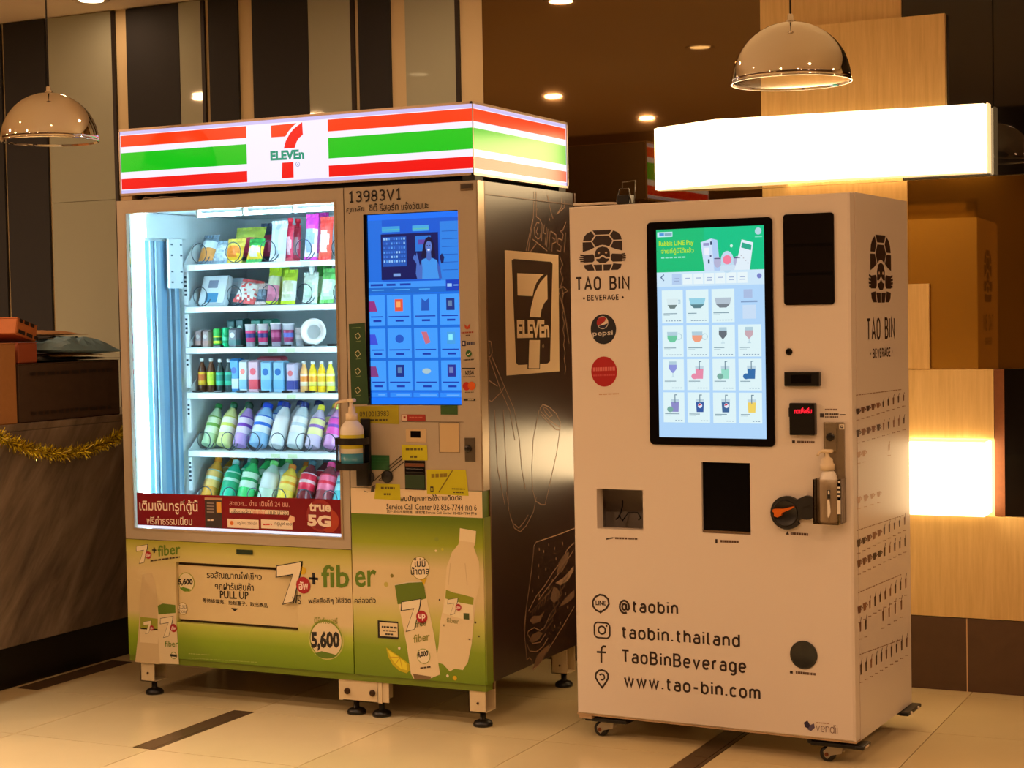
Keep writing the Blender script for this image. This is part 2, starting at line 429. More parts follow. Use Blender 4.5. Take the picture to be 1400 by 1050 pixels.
# ================================================================== SETTING
# ---- floor: polished beige tiles with dark inlay strips
M_tile = mat('beige_porcelain', (218, 201, 156), .15, noise=.06, nscale=5)
M_tile2 = mat('beige_porcelain_pale', (224, 207, 164), .17, noise=.06, nscale=5)
M_strip = mat('dark_inlay', (92, 74, 54), .22, noise=.12, nscale=20)
M_grout = mat('grout', (120, 96, 66), .7)
mb = MB(); mb.box(-9, 9, -11, WALL_Y + .03, -.10, -.006)
floor = obj('floor', mb, M_grout); tag(floor, kind='structure')
T = .5576; GX0 = -.325 - 4 * T; GY0 = -.625 - 4 * T; G = .0016
strips = [(-.953, -.867, -.63, -.055), (.722, .806, -.135, .43), (-1.94, -1.835, -.06, .5)]
tile_meshes = {}
def floor_tile(x0, x1, y0, y1, m, name='tile', h=0.0):
    k = (round(x1 - x0, 4), round(y1 - y0, 4), m.name, h)
    if k not in tile_meshes:
        b = MB(); w, d = (x1 - x0) / 2 - G, (y1 - y0) / 2 - G
        b.box(-w, w, -d, d, -.006, 0.0 + h); b.use(m); tile_meshes[k] = b.mesh(name)
    o = bpy.data.objects.new(name, tile_meshes[k]); L(o); o.parent = floor; o.location = ((x0 + x1) / 2, (y0 + y1) / 2, 0)
    return o
for i in range(-2, 12):
    for j in range(-1, 9):
        x0, y0 = GX0 + i * T, GY0 + j * T; x1, y1 = x0 + T, min(y0 + T, WALL_Y)
        if y1 - y0 < .02: continue
        cut = [s for s in strips if s[0] < x1 - .01 and s[1] > x0 + .01 and s[2] < y1 - .02 and s[3] > y0 + .02]
        m = M_tile if (i * 7 + j * 3) % 3 else M_tile2
        if not cut: floor_tile(x0, x1, y0, y1, m); continue
        sx0, sx1 = max(cut[0][0], x0), min(cut[0][1], x1)
        if sx0 - x0 > .01: floor_tile(x0, sx0, y0, y1, m)
        if x1 - sx1 > .01: floor_tile(sx1, x1, y0, y1, m)
        floor_tile(sx0, sx1, y0, y1, M_strip, 'inlay_strip')

# ---- ceiling with recessed lamps
M_ceil = mat('ceiling_paint', (240, 230, 210), .85)
mb = MB(); mb.box(-9, 9, -4.95, WALL_Y + .1, CEIL_Z, CEIL_Z + .25)
ceiling = obj('ceiling', mb, M_ceil); tag(ceiling, kind='structure')
mb = MB(); mb.box(-9, 9, -11, -4.95, 3.75, 4.0)
ob = obj('ceiling', mb, M_ceil); tag(ob, kind='structure')
mb = MB(); mb.box(-9, 9, -4.98, -4.95, CEIL_Z, 3.75); obj('trim_1', mb, mat('dark_bulkhead', (54, 44, 36), .6)).__setitem__('kind', 'structure')
M_trimring = mat('lamp_trim', (225, 210, 185), .35)
M_lens = lamp_mat('downlight_lens', (1.0, .72, .42), 7.0)
ring_mb = MB(); ring_mb.lathe([(.052, -.001), (.072, -.006), (.078, 0.0)], 24); ring_mb.use(M_trimring); ring_me = ring_mb.mesh('trim_ring')
lens_mb = MB(); lens_mb.lathe([(.052, -.003), (.03, -.006), (.0, -.007)], 24); lens_mb.use(M_lens); lens_me = lens_mb.mesh('lens')
WH = ['far left of the hall', 'left of the hall', 'middle of the hall', 'right of the hall', 'far right of the hall']
where = ['above the striped sign', 'in front of the striped sign', 'over the aisle far in front of the counter', 'near the ceiling edge', 'above the left pendant lamp', 'far left over the counter', 'by the wall at the top left of the photo',
         'second row in front of the white machine', 'right of the white machine', 'second row right of the white machine', 'by the wall right of the white machine']
for x, y, s in DOWNLIGHTS[11:]: where.append('%s, %s added unseen fill row' % (WH[0 if x < -5 else 1 if x < -3 else 2 if x < 2 else 3 if x < 5 else 4] + ('' if x < 1 else ' by the aisle' if x < 2 else ' by the path' if x < 3 else ''), {-4.1: 'third', -2.63: 'second', -1.35: 'first'}[y]))
for (x, y, s), w in zip(DOWNLIGHTS, where):
    e = empty('downlight', (x, y, CEIL_Z), 0, 'round recessed ceiling downlight ' + w, 'ceiling light', 'recessed ceiling downlights')
    for nm, me in (('trim_ring', ring_me), ('lens', lens_me)):
        o = bpy.data.objects.new(nm, me); L(o); o.parent = e
    ld = bpy.data.lights.new('downlight_lamp', 'AREA'); ld.shape = 'DISK'; ld.size = .10; ld.energy = DOWNLIGHT_W * s * .30; ld.color = WARM
    if w in (where[1], where[4]): ld.spread = R(66); ld.color = (1.0, .82, .64)
    lo = bpy.data.objects.new('lamp', ld); L(lo); lo.parent = e; lo.location = (0, 0, -.008)

# ---- back wall: one plane carrying panels, mirrors, wood and tiles
M_plaster = mat('beige_wall', (216, 200, 158), .6, noise=.04, nscale=8)
mb = MB(); mb.box(-9, 9, WALL_Y + .012, WALL_Y + .12, -.1, CEIL_Z + .1)
wall = obj('wall_back', mb, M_plaster); tag(wall, kind='structure')
M_dark = mat('dark_fabric_panel', (35, 37, 41), .75, noise=.1, nscale=90)
M_edge = mat('dark_panel_edge', (26, 15, 9), .5)
M_sage = mirror_mat('sage_back_painted_glass', (.30, .30, .27), .03, (.42, .46, .37), .9)
M_smoke = mirror_mat('bronze_mirror', (.17, .115, .055), .025, (.22, .09, .018), .12)
M_black = mirror_mat('black_mirror', (.06, .057, .054), .02, (.03, .024, .02), .12)
M_amber = mirror_mat('amber_mirror', (.30, .155, .025), .03, (.30, .13, .015), .2)
M_wood = wood_mat('light_wood_veneer', (206, 170, 108), (226, 192, 130))
M_wood2 = wood_mat('light_wood_veneer_low', (208, 174, 112), (228, 196, 134))
def panel(name, x0, x1, z0, z1, d, m, back=WALL_Y + .012):
    b = MB(); b.box(x0 - (x0 + x1) / 2, x1 - (x0 + x1) / 2, 0, -d, -(z1 - z0) / 2, (z1 - z0) / 2)
    o = obj(name, b, m, wall, ((x0 + x1) / 2, back, (z0 + z1) / 2)); return o
xs = [-2.992, -2.752, -2.735, -2.375, -2.353, -2.291, -2.008, -1.892, -1.872, -1.851, -1.702, -1.627, -1.35, -1.145, -1.131, -1.106, -.958, -.887, -.66, -.646, -.542]
top = CEIL_Z - .004
def sage(x0, x1):
    cut = 1.905
    panel('glass_panel', x0, x1, 0.0, cut - .002, .012, M_sage); panel('glass_panel', x0, x1, cut, top, .012, M_sage)
    panel('panel_edge', x1 + .0005, x1 + .018, 0, top, .013, M_edge)
for x0, x1 in ((-3.45, -3.01), (-2.992, -2.752), (-2.291, -2.008), (-1.851, -1.702), (-1.627, -1.35), (-1.106, -.958)):
    panel('dark_panel', x0, x1, 0.0, top, .014, M_dark)
for x0, x1 in ((-2.735, -2.375), (-2.006, -1.892), (-1.348, -1.145), (-.887, -.66)):
    sage(x0, x1)
panel('mirror_panel', -.5388, .602, 0.0, top, .010, M_smoke)
panel('wood_panel', .603, 1.1195, 1.805, top, .014, M_wood)
panel('wood_panel', .603, 1.134, 0.262, 1.804, .014, M_wood)
panel('wood_panel', .70, 1.277, 1.83, 2.376, .030, M_wood, WALL_Y - .001)
panel('black_glass_panel', 1.120, 3.10, 1.809, top, .008, M_black)
panel('amber_glass_panel', 1.1345, 3.10, 1.139, 1.806, .008, M_amber)
panel('wood_panel', 1.135, 1.210, 1.140, 1.440, .016, M_wood, WALL_Y + .003)
panel('wood_panel', 1.135, 1.429, .895, 1.1375, .018, M_wood2)
panel('wood_panel', 1.135, 3.10, .262, .6235, .018, M_wood2)
panel('side_strip', 1.430, 1.4645, .626, 1.1365, .016, mat('brown_strip', (120, 66, 26), .5, noise=.25, nscale=60))
panel('niche_shade_panel', 1.465, 3.10, .626, 1.1365, .012, M_black)  # flat black panel stands in for the shade of a wall recess
# dark slate skirting tiles
M_slate = mat('brown_slate', (84, 60, 42), .42, noise=.18, nscale=24, bump=.05)
panel('grout_strip', .603, 3.10, 0.0, .2595, .0185, mat('pale_grout', (226, 190, 140), .7))
for x0, x1 in ((.603, .955), (.957, 1.3285), (1.3325, 1.705), (1.709, 2.081), (2.085, 2.457), (2.461, 3.10)):
    panel('slate_tile', x0, x1, 0.001, .2595, .020, M_slate)
# wall screens off the counter niche on the left, and far walls seen only in the mirrors
mb = MB(); mb.box(-9, 9, -11.1, -11, -.1, 4.0); ob = obj('wall_front', mb, mat('far_wall_paint', (96, 74, 56), .8)); tag(ob, kind='structure')
mb = MB(); mb.box(-9.1, -9, -11, WALL_Y + .1, -.1, 4.0); ob = obj('wall_left', mb, mat('far_wall_paint2', (110, 88, 66), .8)); tag(ob, kind='structure')
mb = MB(); mb.box(9, 9.1, -11, WALL_Y + .1, -.1, 4.0); ob = obj('wall_right', mb, mat('far_wall_paint2', (110, 88, 66), .8)); tag(ob, kind='structure')
# pale door across the hall, reflected in the amber glass
dr = empty('door_1', (-.92, -9.0, 0)); tag(dr, kind='structure')
M_door = mat('pale_door', (228, 200, 140), .5)
b = MB(); b.box(-.52, .27, 0, .05, 0, 2.25); obj('leaf', b, M_door, dr)
b = MB(); b.box(-.60, -.52, -.01, .06, 0, 2.33); b.box(.27, .35, -.01, .06, 0, 2.33); b.box(-.60, .35, -.01, .06, 2.25, 2.33); obj('door_frame', b, mat('door_casing', (200, 168, 108), .5), dr)
mb = MB(); mb.box(-9, -1.55, -9.06, -8.96, 0, 3.75); mb.box(-.54, 9, -9.06, -8.96, 0, 3.75); mb.box(-1.55, -.54, -9.06, -8.96, 2.36, 3.75)
ob = obj('wall_front', mb, mat('far_wall_paint', (96, 74, 56), .8)); tag(ob, kind='structure')
dl = bpy.data.lights.new('added_door_lamp', 'SPOT'); dl.energy = 130; dl.color = (1, .75, .42); dl.spot_size = R(80); dl.spot_blend = .8; dl.shadow_soft_size = .06  # unseen lamp added to light the door
e = empty('downlight', (-1.0, -8.0, 3.75), 0, 'round recessed ceiling downlight added to light the door across the hall', 'ceiling light', 'recessed ceiling downlights')
for nm, me in (('trim_ring', ring_me), ('lens', lens_me)):
    o = bpy.data.objects.new(nm, me); L(o); o.parent = e
lo = bpy.data.objects.new('lamp', dl); L(lo); lo.parent = e; lo.location = (0, 0, -.03); lo.rotation_euler = (R(-22), 0, 0)

# ---- wall light boxes (glowing)
M_lb = lamp_mat('light_box_acrylic', *LIGHTBOX)
M_alu = mat('brushed_aluminium', (168, 160, 148), .35, 1.0)
def light_box(name, poly, z0, z1, label, cy, side=None):
    cx = sum(p[0] for p in poly) / len(poly)
    e = empty(name, (cx, cy, z0), 0, label, 'light box', 'glowing wall light boxes')
    b = MB(); b.prism([(x - cx, y - cy) for x, y in poly], 'z', .004, z1 - z0 - .004); obj('acrylic_cover', b, M_lb, e)
    q = [(x - cx, (y - cy)) for x, y in poly]; q = [(x * .985, y * .96 + .002) for x, y in q]
    for s0, s1 in ((0.0, .0035), (z1 - z0 - .0035, z1 - z0)): b = MB(); b.prism(q, 'z', s0, s1); obj('end_plate', b, lamp_mat('edge_lit_acrylic', (1.0, .66, .30), 1.1), e)
    if side: b = MB(); b.box(side[0] - cx, side[1] - cx, side[2] - cy, side[3] - cy, 0, z1 - z0); obj('side_plate', b, lamp_mat('edge_lit_acrylic', (1.0, .66, .30), 1.1), e)
    return e
WF = WALL_Y - .032
light_box('light_box', [(.1935, WALL_Y), (.1935, WALL_Y - .03), (.475, .955), (1.4265, 1.045), (1.4265, WF), (.698, WF), (.698, WALL_Y)], 1.8145, 2.050,
          'long glowing white light box on the wall above the white machine', WALL_Y, (1.4268, 1.4318, 1.043, WF))
light_box('light_box', [(1.0, 1.108), (1.0, .985), (1.4225, .985), (1.4225, 1.108)], .636, .893, 'square glowing white light box low on the wood wall right of the white machine', 1.108)
light_box('light_box', [(.08, 1.108), (.08, .985), (.42, .985), (.42, 1.108)], .73, .92, 'glowing white light box hidden behind the white machine', 1.108)

# ---- pendant lamps
M_chrome = mat('chrome', (232, 226, 218), .04, 1.0)
M_inner = mat('chrome_inner', (214, 208, 200), .12, 1.0)
def pendant(x, label):
    e = empty('pendant_lamp', (x, -.36, 1.981), 0, label, 'pendant lamp', 'chrome dome pendants')
    pr = [(.1635 * math.cos(R(t)), .1635 * math.sin(R(t)) * 1.0) for t in (0, 4, 10, 18, 26, 34, 42, 50, 58, 66, 74, 82, 87)]
    b = MB(); b.lathe(pr + [(.0, .1635)], 64); obj('dome', b, M_chrome, e)
    b = MB(); b.lathe([(.1615, .001)] + [(r * .985, z * .985) for r, z in pr[1:]] + [(0, .161)], 64); obj('dome_inside', b, M_inner, e)
    b = MB(); b.lathe([(.1615, .001), (.1615, -.0035), (.1645, -.0035), (.1648, 0), (.1645, .0030), (.1635, .004)], 64); obj('rim', b, M_chrome, e)
    b = MB(); b.lathe([(.013, .160), (.013, .168), (.008, .170), (.008, .182), (.004, .186), (0, .187)], 20); obj('cap', b, M_chrome, e)
    b = MB(); b.tube([(0, 0, .186), (0, 0, CEIL_Z - 1.981 - .02)], .0028, 8); obj('cord', b, mat('black_cord', (18, 14, 12), .6), e)
    b = MB(); b.lathe([(.045, CEIL_Z - 1.981), (.045, CEIL_Z - 1.981 - .018), (.02, CEIL_Z - 1.981 - .022), (0, CEIL_Z - 1.981 - .022)], 24); obj('canopy', b, M_chrome, e)
    b = MB(); b.lathe([(.0, .05), (.025, .055), (.03, .075), (.022, .10), (.014, .115), (.014, .155)], 20); obj('bulb', b, mat('unlit_bulb', (230, 226, 214), .25), e)
pendant(1.163, 'chrome dome pendant lamp hanging in front of the long light box')
pendant(-1.446, 'chrome dome pendant lamp hanging over the cardboard boxes on the counter')

# ---- marble counter on the left
m = bpy.data.materials.new('brown_marble'); m.use_nodes = True; nt = m.node_tree; bs = nt.nodes['Principled BSDF']
tc = nt.nodes.new('ShaderNodeTexCoord'); mp = nt.nodes.new('ShaderNodeMapping'); nz = nt.nodes.new('ShaderNodeTexNoise'); cr = nt.nodes.new('ShaderNodeValToRGB')
mr_ = nt.nodes.new('ShaderNodeMapping'); mr_.inputs['Rotation'].default_value = (R(-52), 0, 0); nt.links.new(tc.outputs['Object'], mr_.inputs[0]); mp.inputs['Scale'].default_value = (1, .9, 5)
nz.inputs['Scale'].default_value = 2.2; nz.inputs['Detail'].default_value = 8; nz.inputs['Roughness'].default_value = .62; nz.inputs['Distortion'].default_value = .4
nt.links.new(mr_.outputs[0], mp.inputs[0]); nt.links.new(mp.outputs[0], nz.inputs['Vector']); nt.links.new(nz.outputs['Fac'], cr.inputs[0]); nt.links.new(cr.outputs[0], bs.inputs['Base Color'])
cr.color_ramp.elements[0].position = .32; cr.color_ramp.elements[1].position = .75
cr.color_ramp.elements[0].color = (*lin((88, 76, 68)), 1); cr.color_ramp.elements[1].color = (*lin((168, 152, 136)), 1)
bs.inputs['Roughness'].default_value = .28
M_marble = m
ctr = empty('marble_counter', (-2.35, .35, 0), 0, 'brown veined marble counter with a black plinth under the cardboard boxes', 'counter')
b = MB(); b.rbox(-.42, .405, -1.2, .765, .155, .958, .004); obj('body', b, M_marble, ctr)
b = MB(); b.rbox(-.42, .4055, -1.2, .765, .9585, .985, .002); obj('counter_top', b, M_marble, ctr)
b = MB(); b.box(-.41, .392, -1.19, .765, 0.0, .153); obj('plinth', b, mat('black_plinth', (16, 13, 12), .35), ctr)

# ---- tinsel garland on the counter face
tg = MB(); rnd = random.Random(3)
M_gold = mat('gold_foil', (250, 236, 70), .42, 1.0); M_gold2 = mat('dark_gold_foil', (150, 132, 30), .45, 1.0); M_gold3 = mat('pale_gold_foil', (255, 244, 140), .18, 1.0)
ya, yb = -.30, .66
def gpt(t):
    y = ya + (yb - ya) * t
    z = .955 - .098 * (1 - (2 * ((y + .16) / .82) - 1) ** 2) if y > -.16 else .955 - .03 * abs(y + .16)
    return Vector((-1.917, y, z))
core = [gpt(i / 40) for i in range(41)]
tg.use(M_gold2); tg.tube(core, .004, 5)
for i in range(2600):
    p = gpt(rnd.random()); d = Vector((abs(rnd.gauss(.35, .5)), rnd.gauss(0, .7), rnd.gauss(0, .8))).normalized()
    ln = rnd.uniform(.016, .042); sd = d.cross(Vector((rnd.gauss(0, 1), rnd.gauss(0, 1), rnd.gauss(0, 1)))).normalized() * .0023
    q = p + d * ln
    tg.use(rnd.choice((M_gold, M_gold, M_gold2, M_gold3))); tg.face([p - sd, p + sd, q + sd * .4, q - sd * .4])
g = obj('tinsel_garland', tg); tag(g, 'gold tinsel garland draped along the marble counter face', 'garland')

# ---- cartons and parcels on the counter
def carton(name, x0, x1, y0, y1, z0, z1, m, label, group=None, tape=True, flaps=0.0, marks=True):
    cx, cy = (x0 + x1) / 2, (y0 + y1) / 2
    e = empty(name, (cx, cy, z0), 0, label, 'box', group)
    hx, hy, h = (x1 - x0) / 2, (y1 - y0) / 2, z1 - z0
    b = MB(); b.rbox(-hx, hx, -hy, hy, 0, h, .004, 1); obj('carton_body', b, m, e)
    if tape:
        b = MB(); b.box(-.03, .03, -hy - .0006, hy + .0006, h - .001, h + .0008); b.box(-.03, .03, hy, hy + .0008, h - .08, h); b.box(hx, hx + .0008, -.03, .03, 0, h)
        obj('packing_tape', b, mat('packing_tape', (150, 110, 66), .25), e)
    b = MB()
    for s in (-1, 1): b.box(-hx + .002, hx - .002, *(sorted((s * .001, s * hy))), h, h + .003)
    obj('lid_flap', b, m, e)
    if marks:
        P = Plane('X', hx + .001); pr = Print(P); k = ink(40, 26, 18)
        rd = random.Random(int(cx * 100))
        for z in (.12, .80):
            t = -hy * .8
            while t < hy * .8:
                w = rd.uniform(.01, .05); pr.rectM(t, h * z, t + w, h * z + .014, k, 0); t += w + .012
        tag(pr.build('printed_marks', e), kind='stuff')
    return e
M_card = mat('cardboard_warm', (176, 124, 76), .8, noise=.08, nscale=50); M_cardd = mat('cardboard_dark', (72, 54, 42), .8, noise=.15, nscale=30)
carton('cardboard_box', -2.30, -1.948, -.42, -.003, .985, 1.285, M_card, 'brown cardboard carton at the near end of the counter', tape=False, marks=False)
carton('cardboard_box', -2.34, -1.952, .012, .60, .985, 1.205, M_cardd, 'wide dark cardboard carton on the counter under the parcels', tape=False)
e = carton('parcel_box', -.11, .11, -.070, .070, 0, .062, mat('orange_carton', (196, 118, 66), .7, noise=.1, nscale=40), 'small orange carton tilted on the dark carton', tape=False)
e.location = (-2.10, .085, 1.305); e.rotation_euler = (R(-14), 0, R(9))
e = carton('parcel_box', -.12, .12, -.05, .055, 0, .075, mat('red_carton', (156, 76, 46), .7), 'flat red orange carton under the tilted orange carton', tape=False, marks=False)
e.location = (-2.08, .075, 1.210)
def mailer(name, size, loc, rot, m, label, cat='parcel', seed=1, seam=None):
    rd = random.Random(seed); sx, sy, t = size; b = MB(); b.sm = True; nx, ny = 12, 16
    def h(i, j):
        u, v = i / nx * 2 - 1, j / ny * 2 - 1
        return t * max(0, (1 - u ** 4)) * max(0, (1 - v ** 4))
    jit = {(i, j): rd.uniform(.75, 1.25) for i in range(nx + 1) for j in range(ny + 1)}
    for sgn in (1, -.25):
        for i in range(nx):
            for j in range(ny):
                b.face([((a / nx - .5) * sx, (c / ny - .5) * sy, sgn * h(a, c) * jit[a, c] + t * .26) for a, c in ((i, j), (i + 1, j), (i + 1, j + 1), (i, j + 1))])
    e = empty(name, loc, 0, label, cat); e.rotation_euler = rot
    o = obj('wrapper', b, m, e)
    b = MB(); b.box(-sx / 2, sx / 2, sy / 2 - .002, sy / 2 + .022, t * .26 - .0008, t * .26 + .0012); obj('sealed_flap', b, seam or m, e)
    b = MB(); b.box(-sx * .2, sx * .2, -sy * .25, sy * .05, t * 1.22, t * 1.25); obj('address_label', b, mat('paper_label', (206, 196, 176), .7), e)
    return e
mailer('poly_mailer', (.28, .42, .048), (-2.07, .405, 1.2385), (R(-2), R(1), R(3)), mat('grey_blue_plastic', (118, 158, 186), .34), 'crumpled grey blue plastic mailer on top of the dark carton', seed=4, seam=mat('blue_plastic', (38, 84, 110), .3))
mailer('padded_envelope', (.20, .26, .014), (-2.14, .36, 1.312), (R(-1), 0, R(-5)), mat('kraft_paper', (178, 134, 92), .75), 'brown paper envelope lying on the grey blue mailer', seed=5)
mailer('padded_envelope', (.20, .24, .010), (-2.05, .36, 1.2285), (0, 0, R(4)), mat('kraft_paper2', (196, 148, 90), .75), 'tan envelope tucked under the grey blue mailer', seed=6)
mailer('black_pouch', (.20, .13, .018), (-2.06, .205, 1.2125), (0, 0, R(3)), mat('black_plastic_bag', (22, 18, 16), .35), 'black plastic pouch squeezed between the cartons and mailer', seed=7)
mailer('black_sheet', (.34, .30, .009), (-2.13, .44, 1.2125), (0, 0, R(-2)), mat('black_plastic_sheet', (30, 24, 20), .4), 'flat black plastic sheet covering the far half of the dark carton', 'sheet', seed=8)

# ================================================================== SNACK AND DRINK VENDING MACHINE (origin: front right floor corner)
W = 1.459; D = .783
va = empty('vending_machine', (0, 0, 0), 0, 'large silver vending machine with a lit glass front of snacks and a green lower wrap', 'vending machine')
M_silver = mat('champagne_steel', (180, 168, 150), .4, .25, noise=.03, nscale=60)
M_silver2 = mat('champagne_steel_edge', (186, 168, 142), .3, .5)
M_white = mat('white_liner', (226, 234, 238), .35)
M_channel = mat('grey_blue_channel', (150, 178, 196), .35)
M_steel = mat('galvanised', (188, 186, 178), .38, .6)
M_blackp = mat('black_plastic', (18, 17, 17), .35)
M_wrap = mat('dark_brown_wrap', (44, 28, 27), .30, spec=.75)
# cabinet shell
b = MB()
b.box(-W, -W + .03, .05, D, .147, 1.796); b.box(-W + .03, -.003, D - .025, D, .147, 1.796); b.box(-W + .03, -.003, .05, D - .025, 1.766, 1.796); b.box(-W + .03, -.003, .05, D - .025, .147, .60); b.box(-.50, -.003, .05, D - .025, .60, 1.766)
obj('cabinet', b, M_silver, va)
b = MB(); b.box(-.003, 0, .05, D, .147, 1.796); sp = obj('side_panel', b, M_wrap, va)
b = MB(); b.box(0.0, .004, .05, .058, .124, 1.796); b.box(0, .004, D - .008, D, .147, 1.796); b.box(0, .004, .058, D - .008, 1.752, 1.756)
obj('side_trim', b, mat('brown_trim', (96, 66, 46), .35), va)
# base rail
M_green = mat('green_rail', (104, 124, 20), .4)
b = MB(); b.box(-W, 0, .004, .06, .124, .146); obj('base_rail', b, M_green, va)
# interior liner: open-fronted white box
b = MB(); x0, x1, y0, y1, z0, z1 = -W + .031, -.503, .049, D - .027, .602, 1.764
b.box(x0, x0 + .006, y0, y1, z0, z1); b.box(x1 - .006, x1, y0, y1, z0, z1); b.box(x0, x1, y1 - .006, y1, z0, z1); b.box(x0, x1, y0, y1, z0, z0 + .006); b.box(x0, x1, y0, y1, z1 - .006, z1)
obj('interior_liner', b, M_white, va)
# lift column along the left inside wall
b = MB(); xl = x0 + .0065
for ya_, yb_, dx, in ((.125, .142, .010), (.150, .168, .016), (.176, .185, .010), (.225, .235, .016), (.250, .262, .022)): b.box(xl, xl + dx, ya_, yb_, .61, 1.655)
lc = obj('lift_channel', b, M_channel, va)
b = MB(); b.box(xl, xl + .004, .10, .30, .61, 1.655); obj('channel_back', b, mat('channel_blue', (120, 160, 190), .3), lc)
b = MB(); b.rbox(xl + .022, xl + .034, .205, .290, 1.48, 1.665, .004)
br = obj('lift_bracket', b, M_white, va)
for zz in (1.50, 1.54, 1.60, 1.64):
    for yy in (.216, .272): b = MB(); b.box(xl + .0335, xl + .0348, yy, yy + .012, zz, zz + .006); obj('slot', b, mat('slot_grey', (70, 96, 112), .5), br)
b = MB(); b.box(xl, xl + .014, .100, .34, 1.665, 1.755); obj('header_block', b, M_white, va)
# LED bars
M_led = lamp_mat('led_bar', *LED)
b = MB(); b.rbox(xl + .002, xl + .016, .056, .084, .62, 1.752, .003); obj('light_bar', b, M_led, va).__setitem__('label', 'upright glowing white light bar')
b = MB(); b.lathe([(.0065, -.30), (.0065, .30)], 12, (-.885, .125, 1.737), 'x'); lt = obj('light_tube', b, M_led, va); lt['label'] = 'glowing tube under the roof of the display'
for x in (-1.19, -.99, -.78, -.585): b = MB(); b.box(x - .004, x + .004, .112, .138, 1.729, 1.757); obj('tube_clip', b, M_steel, lt)
b = MB(); b.rbox(-.522, -.511, .066, .100, .62, 1.745, .003); obj('light_bar', b, M_led, va)
# shelves with price rail, slotted posts and spirals
SHELF_Z = [1.568, 1.410, 1.257, 1.088, .870, .664]
SX0, SX1, SY = -1.392, -.520, .30
M_shelf = mat('shelf_white', (216, 226, 230), .4); M_rail = mat('price_rail', (236, 242, 244), .3); M_wire = mat('spiral_wire', (70, 82, 94), .3, .8)
def spiral(x, y0, r, z, turns=1.15, ln=.026):
    b = MB(); n = int(turns * 14)
    b.tube([(r * math.cos(2 * math.pi * i / 14 - 1.2), ln * i / n, r * math.sin(2 * math.pi * i / 14 - 1.2)) for i in range(n + 1)], .0019, 4); return b
sp_me = {}
shelves = []
for k, z in enumerate(SHELF_Z):
    b = MB(); b.box(SX0, SX1, SY, .72, z - .008, z); b.box(SX0, SX1, SY - .004, SY, z - .021, z)
    sh = obj('shelf', b, M_shelf, va); shelves.append(sh)
    b = MB(); b.box(SX0 + .055, SX1, SY - .0085, SY - .0045, z - .021, z - .003); obj('price_rail', b, M_rail, sh)
    b = MB(); h = .055 if k else .08
    b.prism([(SY, z), (SY + .07, z + h), (.70, z + h), (.70, z)], 'x', SX0 - .004, SX0 - .001); obj('side_guard', b, M_shelf, sh)
    b = MB()
    for i in range((5, 4, 2, 3, 5, 6)[k]): b.rbox(SX0 - .001, SX0 + .009, SY - .001, SY + .001, z - .046 - .0165 * i - .004, z - .046 - .0165 * i + .004, .0008, 1)
    tag(obj('post_slots', b, mat('slot_dark', (40, 60, 74), .6), sh), kind='stuff')
    b = MB(); b.box(SX0 - .004, SX0 + .012, SY + .0015, SY + .012, z - .15 if k < 5 else z - .05, z - .026); obj('slotted_post', b, M_rail, sh)
    if k in (0, 1, 4, 5):
        r = (.038, .036, .034, .034)[(0, 1, 4, 5).index(k)]; n = (6, 6, 8, 8)[(0, 1, 4, 5).index(k)]
        xs_ = [SX0 + .06 + (SX1 - SX0 - .10) * i / (n - 1) for i in range(n)]
        for x in xs_:
            if r not in sp_me: bb = spiral(0, 0, r, 0); bb.use(M_wire); sp_me[r] = bb.mesh('spiral')
            o = bpy.data.objects.new('spiral', sp_me[r]); L(o); o.parent = sh; o.location = (x, SY + .004, z + r + .003)
    else:
        for i in range(8):
            b = MB(); b.rbox(SX0 + .04 + i * .1 - .018, SX0 + .04 + i * .1 + .018, SY - .001, SY + .02, z + .001, z + .009, .002, 1); obj('pusher_stop', b, M_blackp, sh)
    tags = {0: (6,), 1: (), 2: (4, 5, 8), 3: (5,), 4: (4, 5), 5: ()}[k]
    if tags:
        for i in tags:
            b = MB(); b.box(SX0 + .075 + i * .075, SX0 + .115 + i * .075, SY - .0095, SY - .0086, z - .019, z - .005)
            obj('price_tag', b, ink(206, 226, 190), sh)

# left door: frame round the glass
b = MB(); fx0, fx1, fz0, fz1 = -W, -.5035, .572, 1.795; wx0, wx1, wz0, wz1 = -1.4185, -.5385, .6115, 1.7485
holed_panel(b, fx0, fx1, fz0, fz1, 0, .047, [(wx0, wx1, wz0, wz1)])
df = obj('glass_door_frame', b, M_silver, va)
b = MB(); holed_panel(b, wx0 - .006, wx1 + .006, wz0 - .006, wz1 + .006, -.003, 0, [(wx0 + .001, wx1 - .001, wz0 + .001, wz1 - .001)]); obj('glass_gasket', b, M_silver2, df)
b = MB(); b.box(wx0 + .0005, wx1 - .0005, .016, .020, wz0 + .0005, wz1 - .0005); obj('glass_pane', b, glass_mat('clear_glass', (.97, .985, .99), 1.4, 0, .6), va)
# light in the glass edge under the banner, put in as a glowing strip
pr = Print(Plane('Y', .0155)); red = ink(126, 18, 36, .25); wh = ink(240, 226, 214)
pr.rectM(wx0 + .002, wz0 + .010, wx1 - .002, .739, red, 0)
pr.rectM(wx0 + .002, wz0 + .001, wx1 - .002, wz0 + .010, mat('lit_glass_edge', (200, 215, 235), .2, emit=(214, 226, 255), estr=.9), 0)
pr.text('เติมเงินทรูที่ตู้นี้', 191, 702, 271, 704, 20, wh, 1, .012)
pr.text('ฟรีค่าธรรมเนียม', 201, 717, 263, 718, 12, wh, 1, .008)
pr.rect(280, 680, 304, 722, ink(58, 48, 48), 1); pr.rect(280, 680, 304, 684, ink(190, 150, 120), 2); pr.rect(296, 686, 303, 701, ink(226, 170, 70), 2)
for i in range(4): pr.rect(283, 687 + i * 4, 293, 689 + i * 4, ink(150, 140, 136), 2)
pr.scribble(284, 712, 292, 712, 2, wh, 2, 2)
